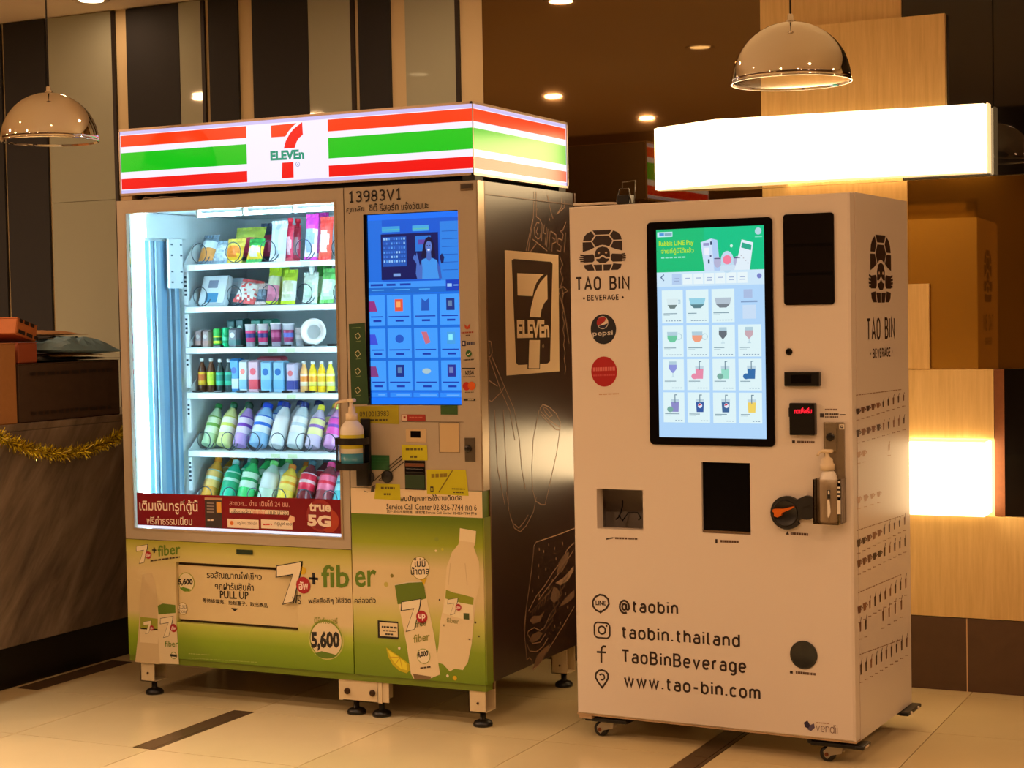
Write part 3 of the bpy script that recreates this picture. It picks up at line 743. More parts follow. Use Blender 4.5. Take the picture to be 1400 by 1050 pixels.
pr.text('สะดวก... ง่าย เติมได้ 24 ชม.', 314, 691, 396, 693, 8, ink(226, 176, 166), 1)
pr.rect(314, 695, 395, 704, ink(240, 226, 205), 1); pr.text('เพียงคลิก', 317, 703, 343, 703, 7, ink(60, 20, 24), 2); pr.text('"เติมเงิน"', 344, 703, 364, 703.5, 7, ink(210, 60, 60), 2); pr.text('บนหน้าจอ', 367, 703.5, 394, 704, 7, ink(60, 20, 24), 2)
pr.rect(311, 709, 354, 723, ink(244, 232, 216), 1); pr.rect(357, 710, 400, 724, ink(244, 232, 216), 1)
pr.text('ทรูมันนี่ วอลเล็ท', 325, 718, 352, 719, 6, ink(50, 30, 30), 2); pr.text('ทรูมูฟ เอช', 376, 719, 399, 720, 6, ink(50, 30, 30), 2); pr.disc(317, 715, 3, ink(226, 120, 40), 2); pr.scribble(360, 718, 372, 718, 2, ink(200, 40, 40), 2, 2)
pr.poly([(397, 704), (403, 707), (403, 713), (398, 716), (394, 711)], ink(236, 196, 170), 2)
pr.disc(438, 705, 22, ink(150, 34, 40), 1); pr.disc(450, 712, 16, ink(176, 60, 36), 2); pr.disc(438, 706, 18, ink(128, 18, 40), 3)
pr.text('true', 423, 699, 453, 700, 12, wh, 4, .035); pr.text('5G', 421, 719, 453, 721, 16, wh, 4, .05)
pr.build('promotion_banner', va)

# lower left access panel with printed wrap
CREAM = (214, 196, 150)
M_wrapL = ramp_mat('green_wrap_left', 'Z', [(.147, (108, 140, 18)), (.22, (132, 164, 26)), (.27, (176, 190, 70)), (.31, CREAM), (.46, CREAM), (.53, (196, 190, 110)), (.572, (160, 160, 40))], .38)
M_wrapR = ramp_mat('green_wrap_right', 'Z', [(.147, (104, 134, 16)), (.25, (128, 156, 30)), (.34, (190, 190, 96)), (.42, CREAM), (.52, CREAM), (.60, (150, 166, 40)), (.68, (96, 124, 14)), (.697, (92, 120, 12))], .38)
f0 = onf = on_y(240.5, 769, 0); fl = (-1.2395, -.7235, .279, .4965)
b = MB(); holed_panel(b, -W, -.5035, .147, .570, 0, .046, [fl]); lp = obj('lower_panel', b, M_wrapL, va)
b = MB(); b.box(fl[0] + .002, fl[1] - .002, .012, .020, fl[2] + .010, fl[3] - .012); flap = obj('pickup_flap', b, mat('flap_cream', CREAM, .4), va)
b = MB(); b.box(fl[0], fl[1], .022, .045, fl[2], fl[3]); obj('flap_recess', b, mat('recess_shade', (74, 54, 40), .6), va)  # dark colour puts in the shadow gap round the flap
b = MB(); b.box(-.972, -.905, -.004, .002, .537, .553); obj('indicator', b, mat('dark_green_window', (18, 48, 36), .2), va)
dk = ink(34, 30, 28); brn = ink(70, 56, 44)
pr = Print(Plane('Y', .012))
pr.text('รอสัญญาณไฟเขียว', 283, 792, 358, 795, 12, dk, 1, .01); pr.text('ยกฝารับสินค้า', 294, 806, 347, 808, 11, dk, 1, .01)
pr.text('PULL UP', 301, 818, 340, 819.5, 10.5, dk, 1, .02); pr.text('等待綠燈亮．抬起蓋子．取出商品', 277, 823.5, 366, 831, 6, dk, 1, .01)
pr.poly([(316, 831), (326, 832), (321, 836)], dk, 1)
pr.build('flap_notice', flap); pr = Print(Plane('Y', .012))
pr.disc(255, 796, 13.5, ink(150, 160, 60), 1); pr.disc(255, 796, 12.3, ink(224, 212, 176), 2); pr.text('5,600', 244, 801, 264, 801, 10, dk, 3, .05); pr.poly([(246, 804), (251, 802.5), (262, 806), (258, 808), (251, 808)], ink(96, 140, 30), 3)
pr.build('fibre_badge', flap); pr = Print(Plane('Y', .012))
pr.disc(250, 832, 8.5, ink(176, 156, 96), 1); pr.disc(250, 832, 7.6, ink(226, 214, 184), 2); pr.text('ไม่มี', 245, 832, 255, 832, 5, dk, 3); pr.text('น้ำตาล', 244, 838, 256, 838, 5, dk, 3)
pr.build('sugar_badge', flap)
lime = ink(92, 126, 30); navy = ink(20, 26, 36); redp = ink(168, 22, 40); cream = ink(232, 220, 190); yel = ink(214, 176, 30); pale = ink(224, 208, 172); palesh = ink(206, 186, 146)
def seven(pr, u, v, h, lv=2, out=True, th='อัพ', red=True):
    """tall slanted 7 with a red spot, top left corner at (u,v), h px high"""
    w = h * .62
    P = lambda x, y: (u + w * x, v + h * y)
    sh = [P(.03, .10), P(1.0, 0), P(.97, .20), P(.66, .93), P(.24, 1.0), P(.62, .32), P(.0, .38)]
    pr.poly(sh, navy, lv); pr.poly([(x + h * .004, y + h * .004) if i not in (1, 2) else (x - h * .02, y + h * .012) for i, (x, y) in enumerate([P(.045, .115), P(.975, .012), P(.945, .195), P(.64, .912), P(.275, .968), P(.65, .285), P(.045, .352)])], cream, lv + 1)
    if red: pr.disc(*P(1.02, .55), h * .19, redp, lv + 2); pr.text(th, *P(.86, .66), *P(1.2, .66), h * .2, ink(240, 220, 214), lv + 3, .03)
pr = Print(FA)
seven(pr, 377, 767, 60); pr.text('ฟรี', 400, 825, 412, 826, 13, dk, 3, .01)
pr.disc(414, 780, 5.5, yel, 2); pr.disc(411, 770, 3, lime, 2)
pr.build('seven_logo', lp); pr = Print(FA, .0006)
pr.rect(422.5, 789, 435, 793, navy, 2); pr.rect(427, 783, 431, 799, navy, 2)
pr.text('fib', 440, 803.5, 478, 803.5, 31, lime, 2, .018)
pr.text('พลัสสิ่งดีๆ ให้ชีวิต', 422, 827, 480, 826, 10, dk, 2, .01)
pr.build('wrap_slogan', lp); pr = Print(FA, .0006)
pr.disc(446, 874, 28, ink(196, 196, 110), 1); pr.disc(446, 874, 26.3, ink(120, 146, 34), 2); pr.disc(446, 874.5, 24.6, pale, 3)
pr.text('มีไฟเบอร์', 430, 852, 462, 853, 9, ink(140, 150, 60), 4, .01)
pr.text('5,600', 426, 890, 465, 890, 27, dk, 4, .05); pr.poly([(431, 893), (440, 890), (452, 893), (462, 896), (456, 899), (444, 900), (436, 898)], lime, 4)
pr.build('fibre_badge', lp); pr = Print(FA, .0006)
seven(pr, 186, 744, 27); pr.rect(208, 751, 214, 753, navy, 2); pr.rect(210, 748.5, 212, 756, navy, 2); pr.text('fiber', 216, 761, 247, 757.5, 15, lime, 2, .02); pr.scribble(206, 768, 246, 762.5, 2.2, brn, 9, 2)
pr.build('small_logo', lp); pr = Print(FA, .0006)
# bottle and can picture at the left
pr.poly([(195, 785), (208, 783), (213, 800), (216, 830), (219, 850), (219, 908), (185, 905), (189, 870), (191, 840), (192, 812)], palesh, 1)
pr.poly([(192, 843), (217, 846), (217, 862), (192, 860)], ink(150, 158, 50), 2); pr.poly([(192, 858), (217, 860), (216, 880), (191, 878)], pale, 2)
seven(pr, 196, 848, 19, 3)
pr.build('bottle_picture', lp); pr = Print(FA, .0006)
pr.poly([(216, 828), (223, 825), (240, 827), (241, 840), (245, 908), (219, 907), (216, 862)], pale, 3); pr.poly([(216, 828), (223, 825), (240, 827), (240.5, 838), (217, 840)], ink(92, 122, 26), 4)
seven(pr, 219, 842, 30, 5); pr.text('fiber', 226, 884, 244, 884, 8, lime, 5, .01); pr.disc(238, 896, 5, ink(120, 140, 50), 5); pr.disc(238, 896, 4, cream, 6); pr.rect(233.5, 894, 242.5, 898, dk, 7)
pr.build('can_picture', lp); pr = Print(FA, .0006)
pr.scribble(258, 894, 288, 896, 1, ink(170, 184, 90), 8, 1); pr.scribble(258, 900, 352, 906, 1, ink(150, 172, 70), 20, 1)
tag(pr.build('small_print', lp), kind='stuff')

# ---------------- right door
b = MB(); holed_panel(b, -.4995, 0, .785, 1.795, 0, .047, [(-.4265, -.069, 1.064, 1.702), (-.2855, -.2105, .797, .900)])
rd_ = obj('control_door', b, M_silver, va)
b = MB(); b.box(-.0006, .0045, .002, .047, .785, 1.795); obj('door_edge', b, M_silver2, rd_)
b = MB(); b.box(-.4995, 0, .0, .047, .147, .7835); rl = obj('lower_door', b, M_wrapR, va)
b = MB(); b.box(.0003, .0045, .002, .047, .147, .697); obj('door_edge', b, ramp_mat('green_wrap_edge', 'Z', [(.147, (104, 134, 16)), (.3, (140, 150, 60)), (.45, (190, 178, 120)), (.6, (150, 160, 60)), (.697, (120, 140, 40))], .4), rl)
# touch screen
b = MB(); b.box(-.4262, -.0692, .0045, .012, 1.0642, 1.7018); scA = obj('touch_screen', b, mat('screen_black', (6, 7, 10), .12), va)
pr = Print(Plane('Y', .0045), .0004, .0002)
G = lambda r, g, b_, s=1.0: glow(r, g, b_, s)
x0, z1 = pr.P.to(503, 295.5); x1, z0 = pr.P.to(631, 552)
x0, x1, z0, z1 = -.4125, -.0705, 1.0665, 1.6995
def q(u, v): return (x0 + (x1 - x0) * u, z1 - (z1 - z0) * v)
def rq(u0, v0, u1, v1, m, lv): a, c = q(u0, v0); d, e_ = q(u1, v1); pr.rectM(a, e_, d, c, m, lv)
rq(0, 0, 1, 1, G(16, 116, 250), 0)
rq(0, .03, 1, .365, G(14, 92, 214), 1); rq(0, .03, .16, .365, G(24, 112, 226), 2); rq(.80, .05, 1, .365, G(44, 132, 232), 2)
for i in range(6): rq(.82, .10 + i * .04, .99, .103 + i * .04, G(20, 84, 190), 3)
rq(.16, .065, .36, .095, G(60, 160, 226), 3); rq(.16, .08, .36, .085, G(80, 190, 190), 4); rq(.50, .065, .68, .095, G(70, 170, 230), 3); rq(.50, .08, .68, .085, G(90, 190, 180), 4)
rq(.145, .105, .78, .345, G(6, 24, 92), 3); rq(.165, .12, .43, .275, G(28, 88, 186), 4); rq(.53, .12, .70, .20, G(40, 120, 220), 4); rq(.56, .14, .66, .165, G(96, 70, 170), 5); rq(.28, .312, .36, .328, G(120, 160, 226), 5)
rn = random.Random(5)
for r_ in range(6):
    rq(.17, .137 + r_ * .0235, .425, .1385 + r_ * .0235, G(12, 44, 130), 5)
    for c_ in range(9): rq(.175 + c_ * .028, .125 + r_ * .0235, .192 + c_ * .028, .1365 + r_ * .0235, rn.choice((G(90, 160, 240), G(60, 120, 220), G(150, 200, 250), G(40, 90, 190))), 5)
# presenter on the screen: waving woman in a light blue top
rn2 = [(.62, .165), (.645, .135), (.68, .125), (.715, .135), (.735, .165), (.745, .215), (.75, .235), (.61, .235), (.59, .23), (.605, .20)]
pr.polyM([q(*p) for p in rn2], G(14, 18, 60), 6)
pr.polyM([q(*p) for p in ((.60, .245), (.655, .235), (.71, .237), (.765, .25), (.79, .29), (.79, .345), (.57, .345), (.575, .29))], G(64, 150, 238), 7)
pr.polyM([q(*p) for p in ((.575, .275), (.60, .255), (.605, .29), (.60, .345), (.545, .345), (.53, .315), (.54, .265), (.50, .235), (.52, .215), (.535, .225), (.545, .205), (.552, .222), (.565, .245))], G(70, 110, 196), 8)
pr.polyM([q(*p) for p in ((.765, .255), (.80, .29), (.815, .345), (.785, .345), (.77, .30))], G(56, 92, 184), 8); pr.polyM([q(*p) for p in ((.795, .23), (.82, .215), (.845, .235), (.835, .262), (.81, .268))], G(16, 30, 90), 8)
pr.polyM([q(*p) for p in ((.655, .205), (.70, .205), (.705, .24), (.68, .255), (.65, .24))], G(70, 106, 190), 8)
pr.polyM([q(.677 + .036 * math.cos(i * .4), .178 + .033 * math.sin(i * .4)) for i in range(16)], G(90, 124, 206), 9)
pr.polyM([q(*p) for p in ((.64, .165), (.66, .138), (.70, .138), (.716, .168), (.70, .152), (.665, .15))], G(14, 18, 60), 10)
for dx in (-.014, .014): rq(.677 + dx - .006, .170, .677 + dx + .006, .174, G(16, 20, 60), 10)
rq(.675, .178, .680, .186, G(70, 100, 186), 10); pr.polyM([q(*p) for p in ((.66, .191), (.694, .191), (.686, .200), (.668, .200))], G(220, 226, 250), 10)
# menu band and product cards
rq(0, .355, 1, .385, G(60, 150, 250), 3); pr.mb
for a_, b_ in ((.02, .16), (.20, .30), (.35, .47)): rq(a_, .365, b_, .376, G(16, 60, 170), 4)
rq(0, .385, 1, .415, G(20, 106, 206), 3); rq(.855, .352, 1, .41, G(14, 64, 190), 4); rq(.87, .372, .92, .388, G(150, 196, 250), 5); rq(.94, .378, .99, .384, G(130, 180, 250), 5)
for a_, b_ in ((.03, .17), (.29, .46), (.56, .68)): rq(a_, .395, b_, .400, G(80, 170, 240), 4)
cols = [(-.01, .175), (.20, .465), (.495, .755), (.785, 1.0)]; rowsA = [(.425, .585), (.600, .755), (.770, .925)]
pics = {(0, 0): (150, 50, 130), (0, 1): (230, 90, 60), (0, 2): (30, 90, 190), (0, 3): (30, 50, 130), (1, 0): (60, 80, 220), (1, 1): (30, 90, 200), (1, 2): (200, 110, 130), (1, 3): (70, 160, 230), (2, 0): (130, 60, 130), (2, 1): (20, 50, 140), (2, 2): (170, 200, 210), (2, 3): (40, 50, 150)}
for j, (va0, vb0) in enumerate(rowsA):
    rq(0, va0 - .008, 1, vb0 + .008, G(20, 110, 220), 2)
    for i, (ua, ub) in enumerate(cols):
        ua_ = max(0, ua); rq(ua_, va0, ub, vb0, G(64, 158, 255), 3); c_ = (ua + ub) / 2 if i < 3 else .90
        m_ = G(*pics[j, i]); hw = .045
        if (j, i) in ((1, 1), (2, 2)): pr.polyM([q(c_ + .048 * math.cos(k * .5), va0 + .055 + (.022 if j == 1 else .014) * math.sin(k * .5)) for k in range(13)], m_, 4)
        elif (j, i) == (1, 2): pr.polyM([q(*p) for p in ((c_ - .05, va0 + .02), (c_ + .01, va0 + .02), (c_ + .05, va0 + .075), (c_ - .005, va0 + .085))], m_, 4)
        elif (j, i) == (0, 2): pr.polyM([q(*p) for p in ((c_ - .04, va0 + .02), (c_, va0 + .035), (c_ + .04, va0 + .02), (c_ + .045, va0 + .085), (c_ - .045, va0 + .085))], m_, 4)
        elif i == 0: pr.polyM([q(*p) for p in ((.0, va0 + .03), (.06, va0 + .03), (.09, va0 + .085), (.0, va0 + .085))], m_, 4)
        else: rq(c_ - hw, va0 + .022, c_ + hw, va0 + .085, m_, 4); rq(c_ - hw * .6, va0 + .035, c_ + hw * .4, va0 + .065, G(min(255, pics[j, i][0] + 70), min(255, pics[j, i][1] + 80), min(255, pics[j, i][2] + 40)), 5)
        rq(ua_ + .015, va0 + .110, min(ub - .02, .985), va0 + .116, G(16, 60, 180), 4); rq(max(c_ - .04, .01), va0 + .130, min(c_ + .05, .97), va0 + .140, G(16, 54, 170), 4)
rq(0, .935, 1, .965, G(24, 110, 230), 3)
for a_, b_ in ((.01, .18), (.215, .455), (.475, .75), (.77, 1.0)): rq(a_, .938, b_, .962, G(44, 140, 250), 4); rq(a_ + .07, .948, b_ - .02, .953, G(110, 180, 255), 5)
rq(0, .968, 1, 1, G(10, 120, 255), 4)
pr.build('screen_picture', scA)

# prints, stickers and fittings on the control door
pr = Print(FA, .0012)
pr.stroke('13983V1', 478, 276.5, 548, 272, 13.5 / 1.4, 2.3, dk, 1, .42)
pr.text('ศุภาลัย', 474, 293, 498, 291, 10, dk, 1, .008); pr.text('ซิตี้', 505, 289, 516, 288.5, 11, dk, 1, .008); pr.text('รีสอร์ท', 519, 289, 545, 287, 11, dk, 1, .008); pr.text('แจ้งวัฒนะ', 549, 287.5, 586, 285, 11, dk, 1, .008)
pr.build('machine_number', rd_); pr = Print(FA, .0012)
gr = ink(30, 70, 34); 
pr.poly([(477, 443), (499, 441), (504, 552), (481, 553)], gr, 0)
for i, v in enumerate((461, 485, 509, 535)):
    pr.line([(486, v - 3), (490, v - 6), (493, v - 1), (489, v + 3), (486, v - 1)], .9, ink(190, 190, 150), 1, True); pr.line([(487, v + 6), (494, v + 5)], .8, ink(120, 140, 90), 1)
pr.scribble(481, 449, 494, 448, 1, ink(120, 150, 90), 4, 1)
pr.build('green_sticker', rd_); pr = Print(FA, .0012)
org = ink(176, 60, 20)
pr.poly([(635, 443), (639, 447), (643, 442), (642, 449), (639, 450.5), (636, 449)], org, 1); pr.scribble(631, 456, 648, 455, 2, ink(150, 60, 40), 5, 1); pr.scribble(637, 459.5, 643, 459, 1.6, ink(90, 50, 40), 2, 1)
pr.rect(631.5, 466, 637, 473, ink(36, 40, 80), 1); pr.rect(633, 468, 635.5, 471, ink(200, 190, 190), 2); pr.scribble(638.5, 471.5, 649, 471, 4, ink(60, 60, 90), 4, 1)
pr.disc(641, 483.5, 4.6, ink(30, 96, 44), 1); pr.line([(638.8, 483.5), (640.5, 485.3), (643.5, 481.5)], 1, cream, 2); pr.scribble(634, 493, 648, 492, 1.6, ink(70, 60, 50), 5, 1)
pr.rect(632, 503, 650, 504.5, dk, 1); pr.text('VISA', 635, 513, 648, 512, 6, dk, 1, .02, .25); pr.scribble(633, 515.5, 650, 515, .8, brn, 7, 1)
pr.disc(638, 528, 5.8, ink(176, 30, 20), 1); pr.disc(645, 527.5, 5.8, ink(206, 90, 20), 2); pr.scribble(636, 537, 648, 536.5, 1, brn, 4, 1)
pr.rect(634, 545, 650, 548, ink(36, 34, 34), 1); pr.scribble(640, 547.5, 648, 547, 1.6, ink(180, 170, 150), 3, 2)
tag(pr.build('payment_logos', rd_), kind='stuff'); pr = Print(FA, .0012)
ye = ink(190, 186, 12)
pr.poly([(486, 555.5), (545, 554), (545.5, 580), (488, 578)], ink(160, 152, 16), 0); pr.text('0910013983', 492, 570, 532, 569, 7.5, ink(70, 64, 20), 1, .0); pr.scribble(500, 575.5, 530, 575, 2.2, ink(60, 54, 20), 6, 1)
pr.build('sticker', rd_); pr = Print(FA, .0012)
pr.rect(602.5, 554, 626, 567, ink(44, 84, 36), 0)
pr.build('sticker', rd_); pr = Print(FA, .0012)
pr.rect(549, 566.5, 582, 576, ink(150, 40, 30), 0); pr.rect(550, 567, 557, 575, ink(210, 190, 170), 1); pr.rect(552, 569, 555, 572, ink(150, 40, 30), 2); pr.scribble(560, 571, 578, 571, 1.2, ink(190, 110, 90), 4, 1)
pr.build('sticker', rd_); pr = Print(FA, .0012)
pr.line([(550, 576.5), (634, 577)], .5, brn, 0)
pr.line([(600, 578), (628, 578), (628.5, 619), (601, 619)], .6, ink(110, 90, 66), 0, True)
pr.build('panel_lines', rd_); pr = Print(FA, .0012)
pr.rect(507, 622, 533, 643, ink(30, 88, 46), 0)
for i in range(4): pr.scribble(509, 627 + i * 4, 531, 627 + i * 4, .6, ink(50, 110, 60), 4, 1)
pr.build('sticker', rd_); pr = Print(FA, .0012)
pr.poly([(549.5, 608), (584, 609), (585, 629.5), (550, 629)], ye, 0); pr.scribble(555, 615.5, 578, 615.5, 3, ink(90, 80, 20), 4, 1); pr.scribble(561, 626, 572, 626, 3, ink(90, 80, 20), 2, 1)
pr.build('sticker', rd_); pr = Print(FA, .0012)
pr.poly([(583.5, 642), (637, 642.5), (641, 678), (584, 675)], ye, 0); pr.line([(600, 673), (619, 643)], 1.6, ink(110, 96, 14), 1); pr.scribble(590, 653, 612, 652, 5, ink(130, 112, 20), 4, 1); pr.rect(588.5, 665, 593, 673, ink(50, 46, 30), 1); pr.rect(589.7, 667, 591.8, 671, ye, 2)
pr.scribble(618, 669, 636, 669.5, 1.6, ink(80, 74, 20), 4, 1); pr.scribble(620, 674, 634, 674.5, 1.6, ink(80, 74, 20), 3, 1)
pr.build('sticker', rd_); pr = Print(FA, .0012)
pr.poly([(514, 661), (547, 662), (548, 684), (512, 682)], ye, 0); pr.scribble(521, 668.5, 540, 669, 3, ink(90, 80, 20), 4, 1); pr.scribble(525, 677, 534, 677, 2.6, ink(90, 80, 20), 2, 1)
pr.build('sticker', rd_); pr = Print(FA, .0012)
pr.poly([(508, 665), (513, 663), (512, 672), (507, 673)], ink(60, 56, 50), 0); pr.line([(498, 671), (503, 673)], .8, dk, 0)
pr.build('scuff_mark', rd_)
def fit(name, u0, v0, u1, v1, d, m, parent=rd_, bev=.002, back=0.0):
    a0, c1 = FA.to(u0, v0); a1, c0 = FA.to(u1, v1); b = MB(); b.rbox(a0, a1, -d, .001 + back, c0, c1, min(bev, d * .45, (a1 - a0) * .3)); return obj(name, b, m, parent)
o = fit('door_latch', 629.5, 251.5, 647, 260, .004, mat('latch_recess', (110, 88, 62), .4)); fit('latch_plate', 631, 252.5, 645.5, 257, .006, mat('latch_dark', (60, 46, 34), .4), o, .001)
o = fit('camera_bezel', 555, 586.5, 583, 605, .002, mat('bezel_beige', (196, 172, 134), .4)); fit('camera_window', 561.5, 589, 575.5, 598.5, .003, mat('gloss_black', (10, 9, 9), .12), o, .001)
o = fit('coin_return_cover', 601, 579, 628, 618.5, .0016, mat('cover_beige', (196, 172, 132), .42), rd_, .0008)
o = fit('coin_lock', 635.5, 598, 650, 631.5, .004, mat('lock_steel', (120, 112, 100), .3, .8)); 
a, c = FA.to(641, 613.5); b = MB(); b.lathe([(.012, 0), (.012, -.004), (.010, -.0055), (0, -.0055)], 20, (a, -.004, c), 'y'); lk = obj('lock_barrel', b, mat('lock_barrel', (60, 58, 56), .3, .9), o)
b = MB(); b.box(a - .0015, a + .0015, -.0106, -.0094, c - .006, c + .006); obj('key_slot', b, M_blackp, lk)
o = fit('banknote_slot', 553.5, 629, 582, 670, .003, mat('acceptor_black', (14, 13, 13), .25), rd_, .002); fit('slot_mouth', 555, 633, 581, 638, .006, mat('slot_brown', (110, 62, 34), .4), o, .001)
fit('slot_label', 554.5, 649, 581.5, 668, .0042, mat('slot_label_green', (36, 62, 38), .4), o, .001); fit('slot_lip', 556, 640, 580.5, 646, .008, mat('gloss_black', (10, 9, 9), .12), o, .002)
b = MB(); b.box(-.4262, -.4135, -.001, .0045, 1.0642, 1.7018); obj('screen_bezel', b, mat('gloss_black', (10, 9, 9), .12), scA)

# print on the lower right door
pr = Print(FA)
pr.rectM(-.4995, .697, 0, .7835, ink(226, 206, 172), 0)
pr.text('พบปัญหาการใช้งานติดต่อ', 547, 687, 632, 685.5, 10, dk, 1, .02); pr.text('Service Call Center 02-826-7744 กด 6', 528.5, 696.5, 652, 698, 8, dk, 1, .012); pr.text('若使用中出現問題．請致電 Service Call Center 02-826-7744 按 6', 529, 701.5, 652, 704.5, 4.6, dk, 1, .01)
pr.build('service_notice', rl); pr = Print(FA, .0006)
pr.text('er', 485.5, 803.5, 515, 801.5, 23, lime, 1, .018); pr.build('wrap_slogan', rl); pr = Print(FA); pr.text('คล่องตัว', 485, 825, 514, 824.5, 9, dk, 1, .01)
pr.build('wrap_slogan', rl); pr = Print(FA, .0006)
# bottle picture
bt = [(629, 722), (651, 726), (650, 743), (648, 748), (655, 768), (656, 800), (650, 822), (648, 850), (645, 880), (640, 905), (633, 916), (622, 914), (615, 918), (606, 908), (596, 905), (600, 880), (602, 850), (606, 830), (609, 800), (611, 775), (618, 755), (627, 744), (628, 738)]
pr.poly(bt, ink(222, 204, 164), 1); pr.poly([(629, 722), (651, 726), (650, 742), (628, 739)], ink(232, 218, 184), 2)
pr.poly([(610, 806), (620, 810), (634, 813), (648, 817), (646, 848), (632, 846), (618, 842), (606, 838)], ink(230, 218, 182), 2); pr.poly([(610, 806), (620, 810), (634, 813), (648, 817), (647, 827), (630, 824), (609, 818)], ink(138, 150, 34), 3)
seven(pr, 612, 817, 24, 4); pr.text('fiber', 611, 851, 628, 853, 7, ink(150, 146, 90), 4, .01); pr.rect(634, 838, 642, 847, ink(60, 80, 30), 4)
for z in (.0, 1): pr.line([(616 + z * 20, 770), (613 + z * 26, 800)], 1.2, palesh, 2)
pr.build('bottle_picture', rl); pr = Print(FA, .0006)
# can picture
pr.poly([(540, 800), (558, 796), (577, 795), (580, 801), (588, 840), (594, 870), (600, 910), (602, 922), (590, 927), (566, 928), (562, 921), (556, 880), (548, 840)], ink(226, 208, 168), 2)
pr.poly([(540, 800), (558, 796), (577, 795), (580, 801), (583, 818), (563, 824), (544, 826)], ink(92, 118, 20), 3); pr.line([(540, 799.5), (558, 796), (577, 795)], 1.4, ink(214, 204, 180), 4); pr.poly([(565, 921), (590, 925), (588, 929), (567, 929)], ink(120, 96, 66), 4)
seven(pr, 548, 818, 46, 4, True, 'up'); pr.text('free', 568, 858, 583, 855, 9, ink(90, 100, 50), 6, .01); pr.text('fiber', 566, 879, 588, 875, 11, ink(140, 140, 60), 6, .015)
pr.disc(579.5, 897, 10.5, ink(150, 160, 80), 5); pr.disc(579.5, 897, 9.4, cream, 6); pr.text('4,000', 571, 900, 586, 898, 9, dk, 7, .05)
pr.scribble(575, 914.5, 589, 912.5, 2.2, brn, 3, 5)
pr.build('can_picture', rl); pr = Print(FA, .0006)
# lemon wedge
pr.poly([(528, 885), (531, 898), (537, 909), (546, 917), (556, 920.5), (560, 917), (560, 908), (546, 897)], ink(190, 176, 20), 1); pr.poly([(531, 889), (534, 898), (540, 907), (548, 914), (557, 916.5), (556, 907), (544, 897)], ink(226, 214, 50), 2)
for p in ((533, 898), (541, 908), (550, 914)): pr.line([(547, 899), p], .8, ink(190, 150, 30), 3)
pr.build('lemon_picture', rl); pr = Print(FA, .0006)
# speech bubble
pr.disc(574.5, 776.5, 16, ink(150, 140, 60), 1, .92); pr.disc(574.5, 776.5, 15, ink(232, 218, 186), 2, .92); pr.poly([(574, 792), (584, 790), (580, 800)], yel, 1)
pr.text('ไม่มี', 566, 775, 582, 775, 12, dk, 3, .015); pr.text('น้ำตาล', 562, 786, 587, 785, 11, dk, 3, .015)
pr.build('speech_bubble', rl); pr = Print(FA)
for u, v, r_, m_ in ((536, 787, 2.6, ink(120, 110, 30)), (528, 799, 3.4, ink(190, 180, 90)), (597, 737, 3.2, ink(130, 150, 50)), (596, 753, 1.6, cream), (605, 751, 2, ink(190, 190, 60)), (546, 886, 2, cream), (612, 924, 2, cream), (622, 927, 3.2, yel), (650, 851, 1.6, brn), (642, 874, 1.2, brn), (655, 870, 1.2, brn), (601, 820, 1.2, brn), (607, 855, 1.2, brn)):
    pr.disc(u, v, r_, m_, 1, 1, 12)
tag(pr.build('printed_bubbles', rl), kind='stuff')
o = fit('refund_slot', 516.5, 848, 545, 874, .002, mat('acceptor_black', (14, 13, 13), .25), rl, .001)
pr = Print(Plane('Y', -.002)); pr.rect(519, 850.5, 544, 871, ink(222, 204, 164), 0); pr.scribble(522, 858, 543, 859.5, 2.4, dk, 5, 1); pr.scribble(524, 863, 541, 864, 1, brn, 5, 1); pr.scribble(527, 868, 538, 868.5, 2.2, dk, 3, 1); pr.build('slot_notice', o)

# feet
M_footb = mat('foot_bracket_cream', (214, 196, 160), .4, .1); M_pad = mat('rubber_foot', (14, 13, 12), .4)
def foot(x, y, wide=False, w=.062, top=.147):
    b = MB(); d = .055; t = .0035
    if wide:
        b.box(x - .095, x + .075, y, y + t, .052, .123); b.box(x + .058, x + .06, y, y + .10, .055, .146); b.box(x - .08, x + .06, y, y + .10, .052, .055); b.box(x + .062, x + .10, y + .004, y + .007, .055, .146)
    else:
        b.box(x - w / 2, x + w / 2, y, y + t, .052, .146); b.box(x - w / 2, x - w / 2 + t, y, y + .075, .052, .146); b.box(x - w / 2, x + w / 2, y, y + .075, .052, .055); b.box(x - w / 2, x + w / 2, y + .072, y + .075, .052, .146)
    o = obj('foot_bracket', b, M_footb, va)
    for px_ in ((x - .05, x + .05) if wide else (x,)):
        b = MB(); b.lathe([(.032, 0), (.033, .008), (.028, .016), (.016, .021), (.010, .024), (.010, .052)], 20, (px_, y + .04, 0)); obj('levelling_foot', b, M_pad, o)
        b = MB()
        if wide: b.lathe([(.011, -.0005), (.011, -.006), (.008, -.008), (0, -.008)], 12, (px_ - .01, y, .085), 'y')
        else: b.lathe([(.004, 0), (.004, -.003), (0, -.003)], 10, (px_ + .003, y, .083), 'y')
        obj('bolt', b, mat('bolt_brown', (70, 50, 34), .4, .7), o)
foot(-1.385, .008); foot(-.475, .008, True); foot(-.038, .008); foot(-.038, .66); foot(-1.385, .66)

# ---- chalk drawings and badge on the right side panel
pr = Print(Plane('X', .0)); ch = ink(164, 132, 108, .6); chd = ink(124, 94, 74, .6)
def chalk(*px, w=1.35, m=ch, close=False): pr.line(list(px), w, m, 0, close)
chalk((730, 262), (729, 297), (722, 343)); chalk((733, 262), (733, 296), (738, 300), (741, 307)); chalk((728, 300), (719, 343)); chalk((748, 266), (753, 290), (756, 299)); chalk((768, 270), (767, 284), (761, 293)); chalk((772, 275), (771, 284), (762, 292))
for u, v in ((735, 286), (751, 300), (771, 283)): pr.disc(u, v, 1.8, ch, 0, .7, 10)
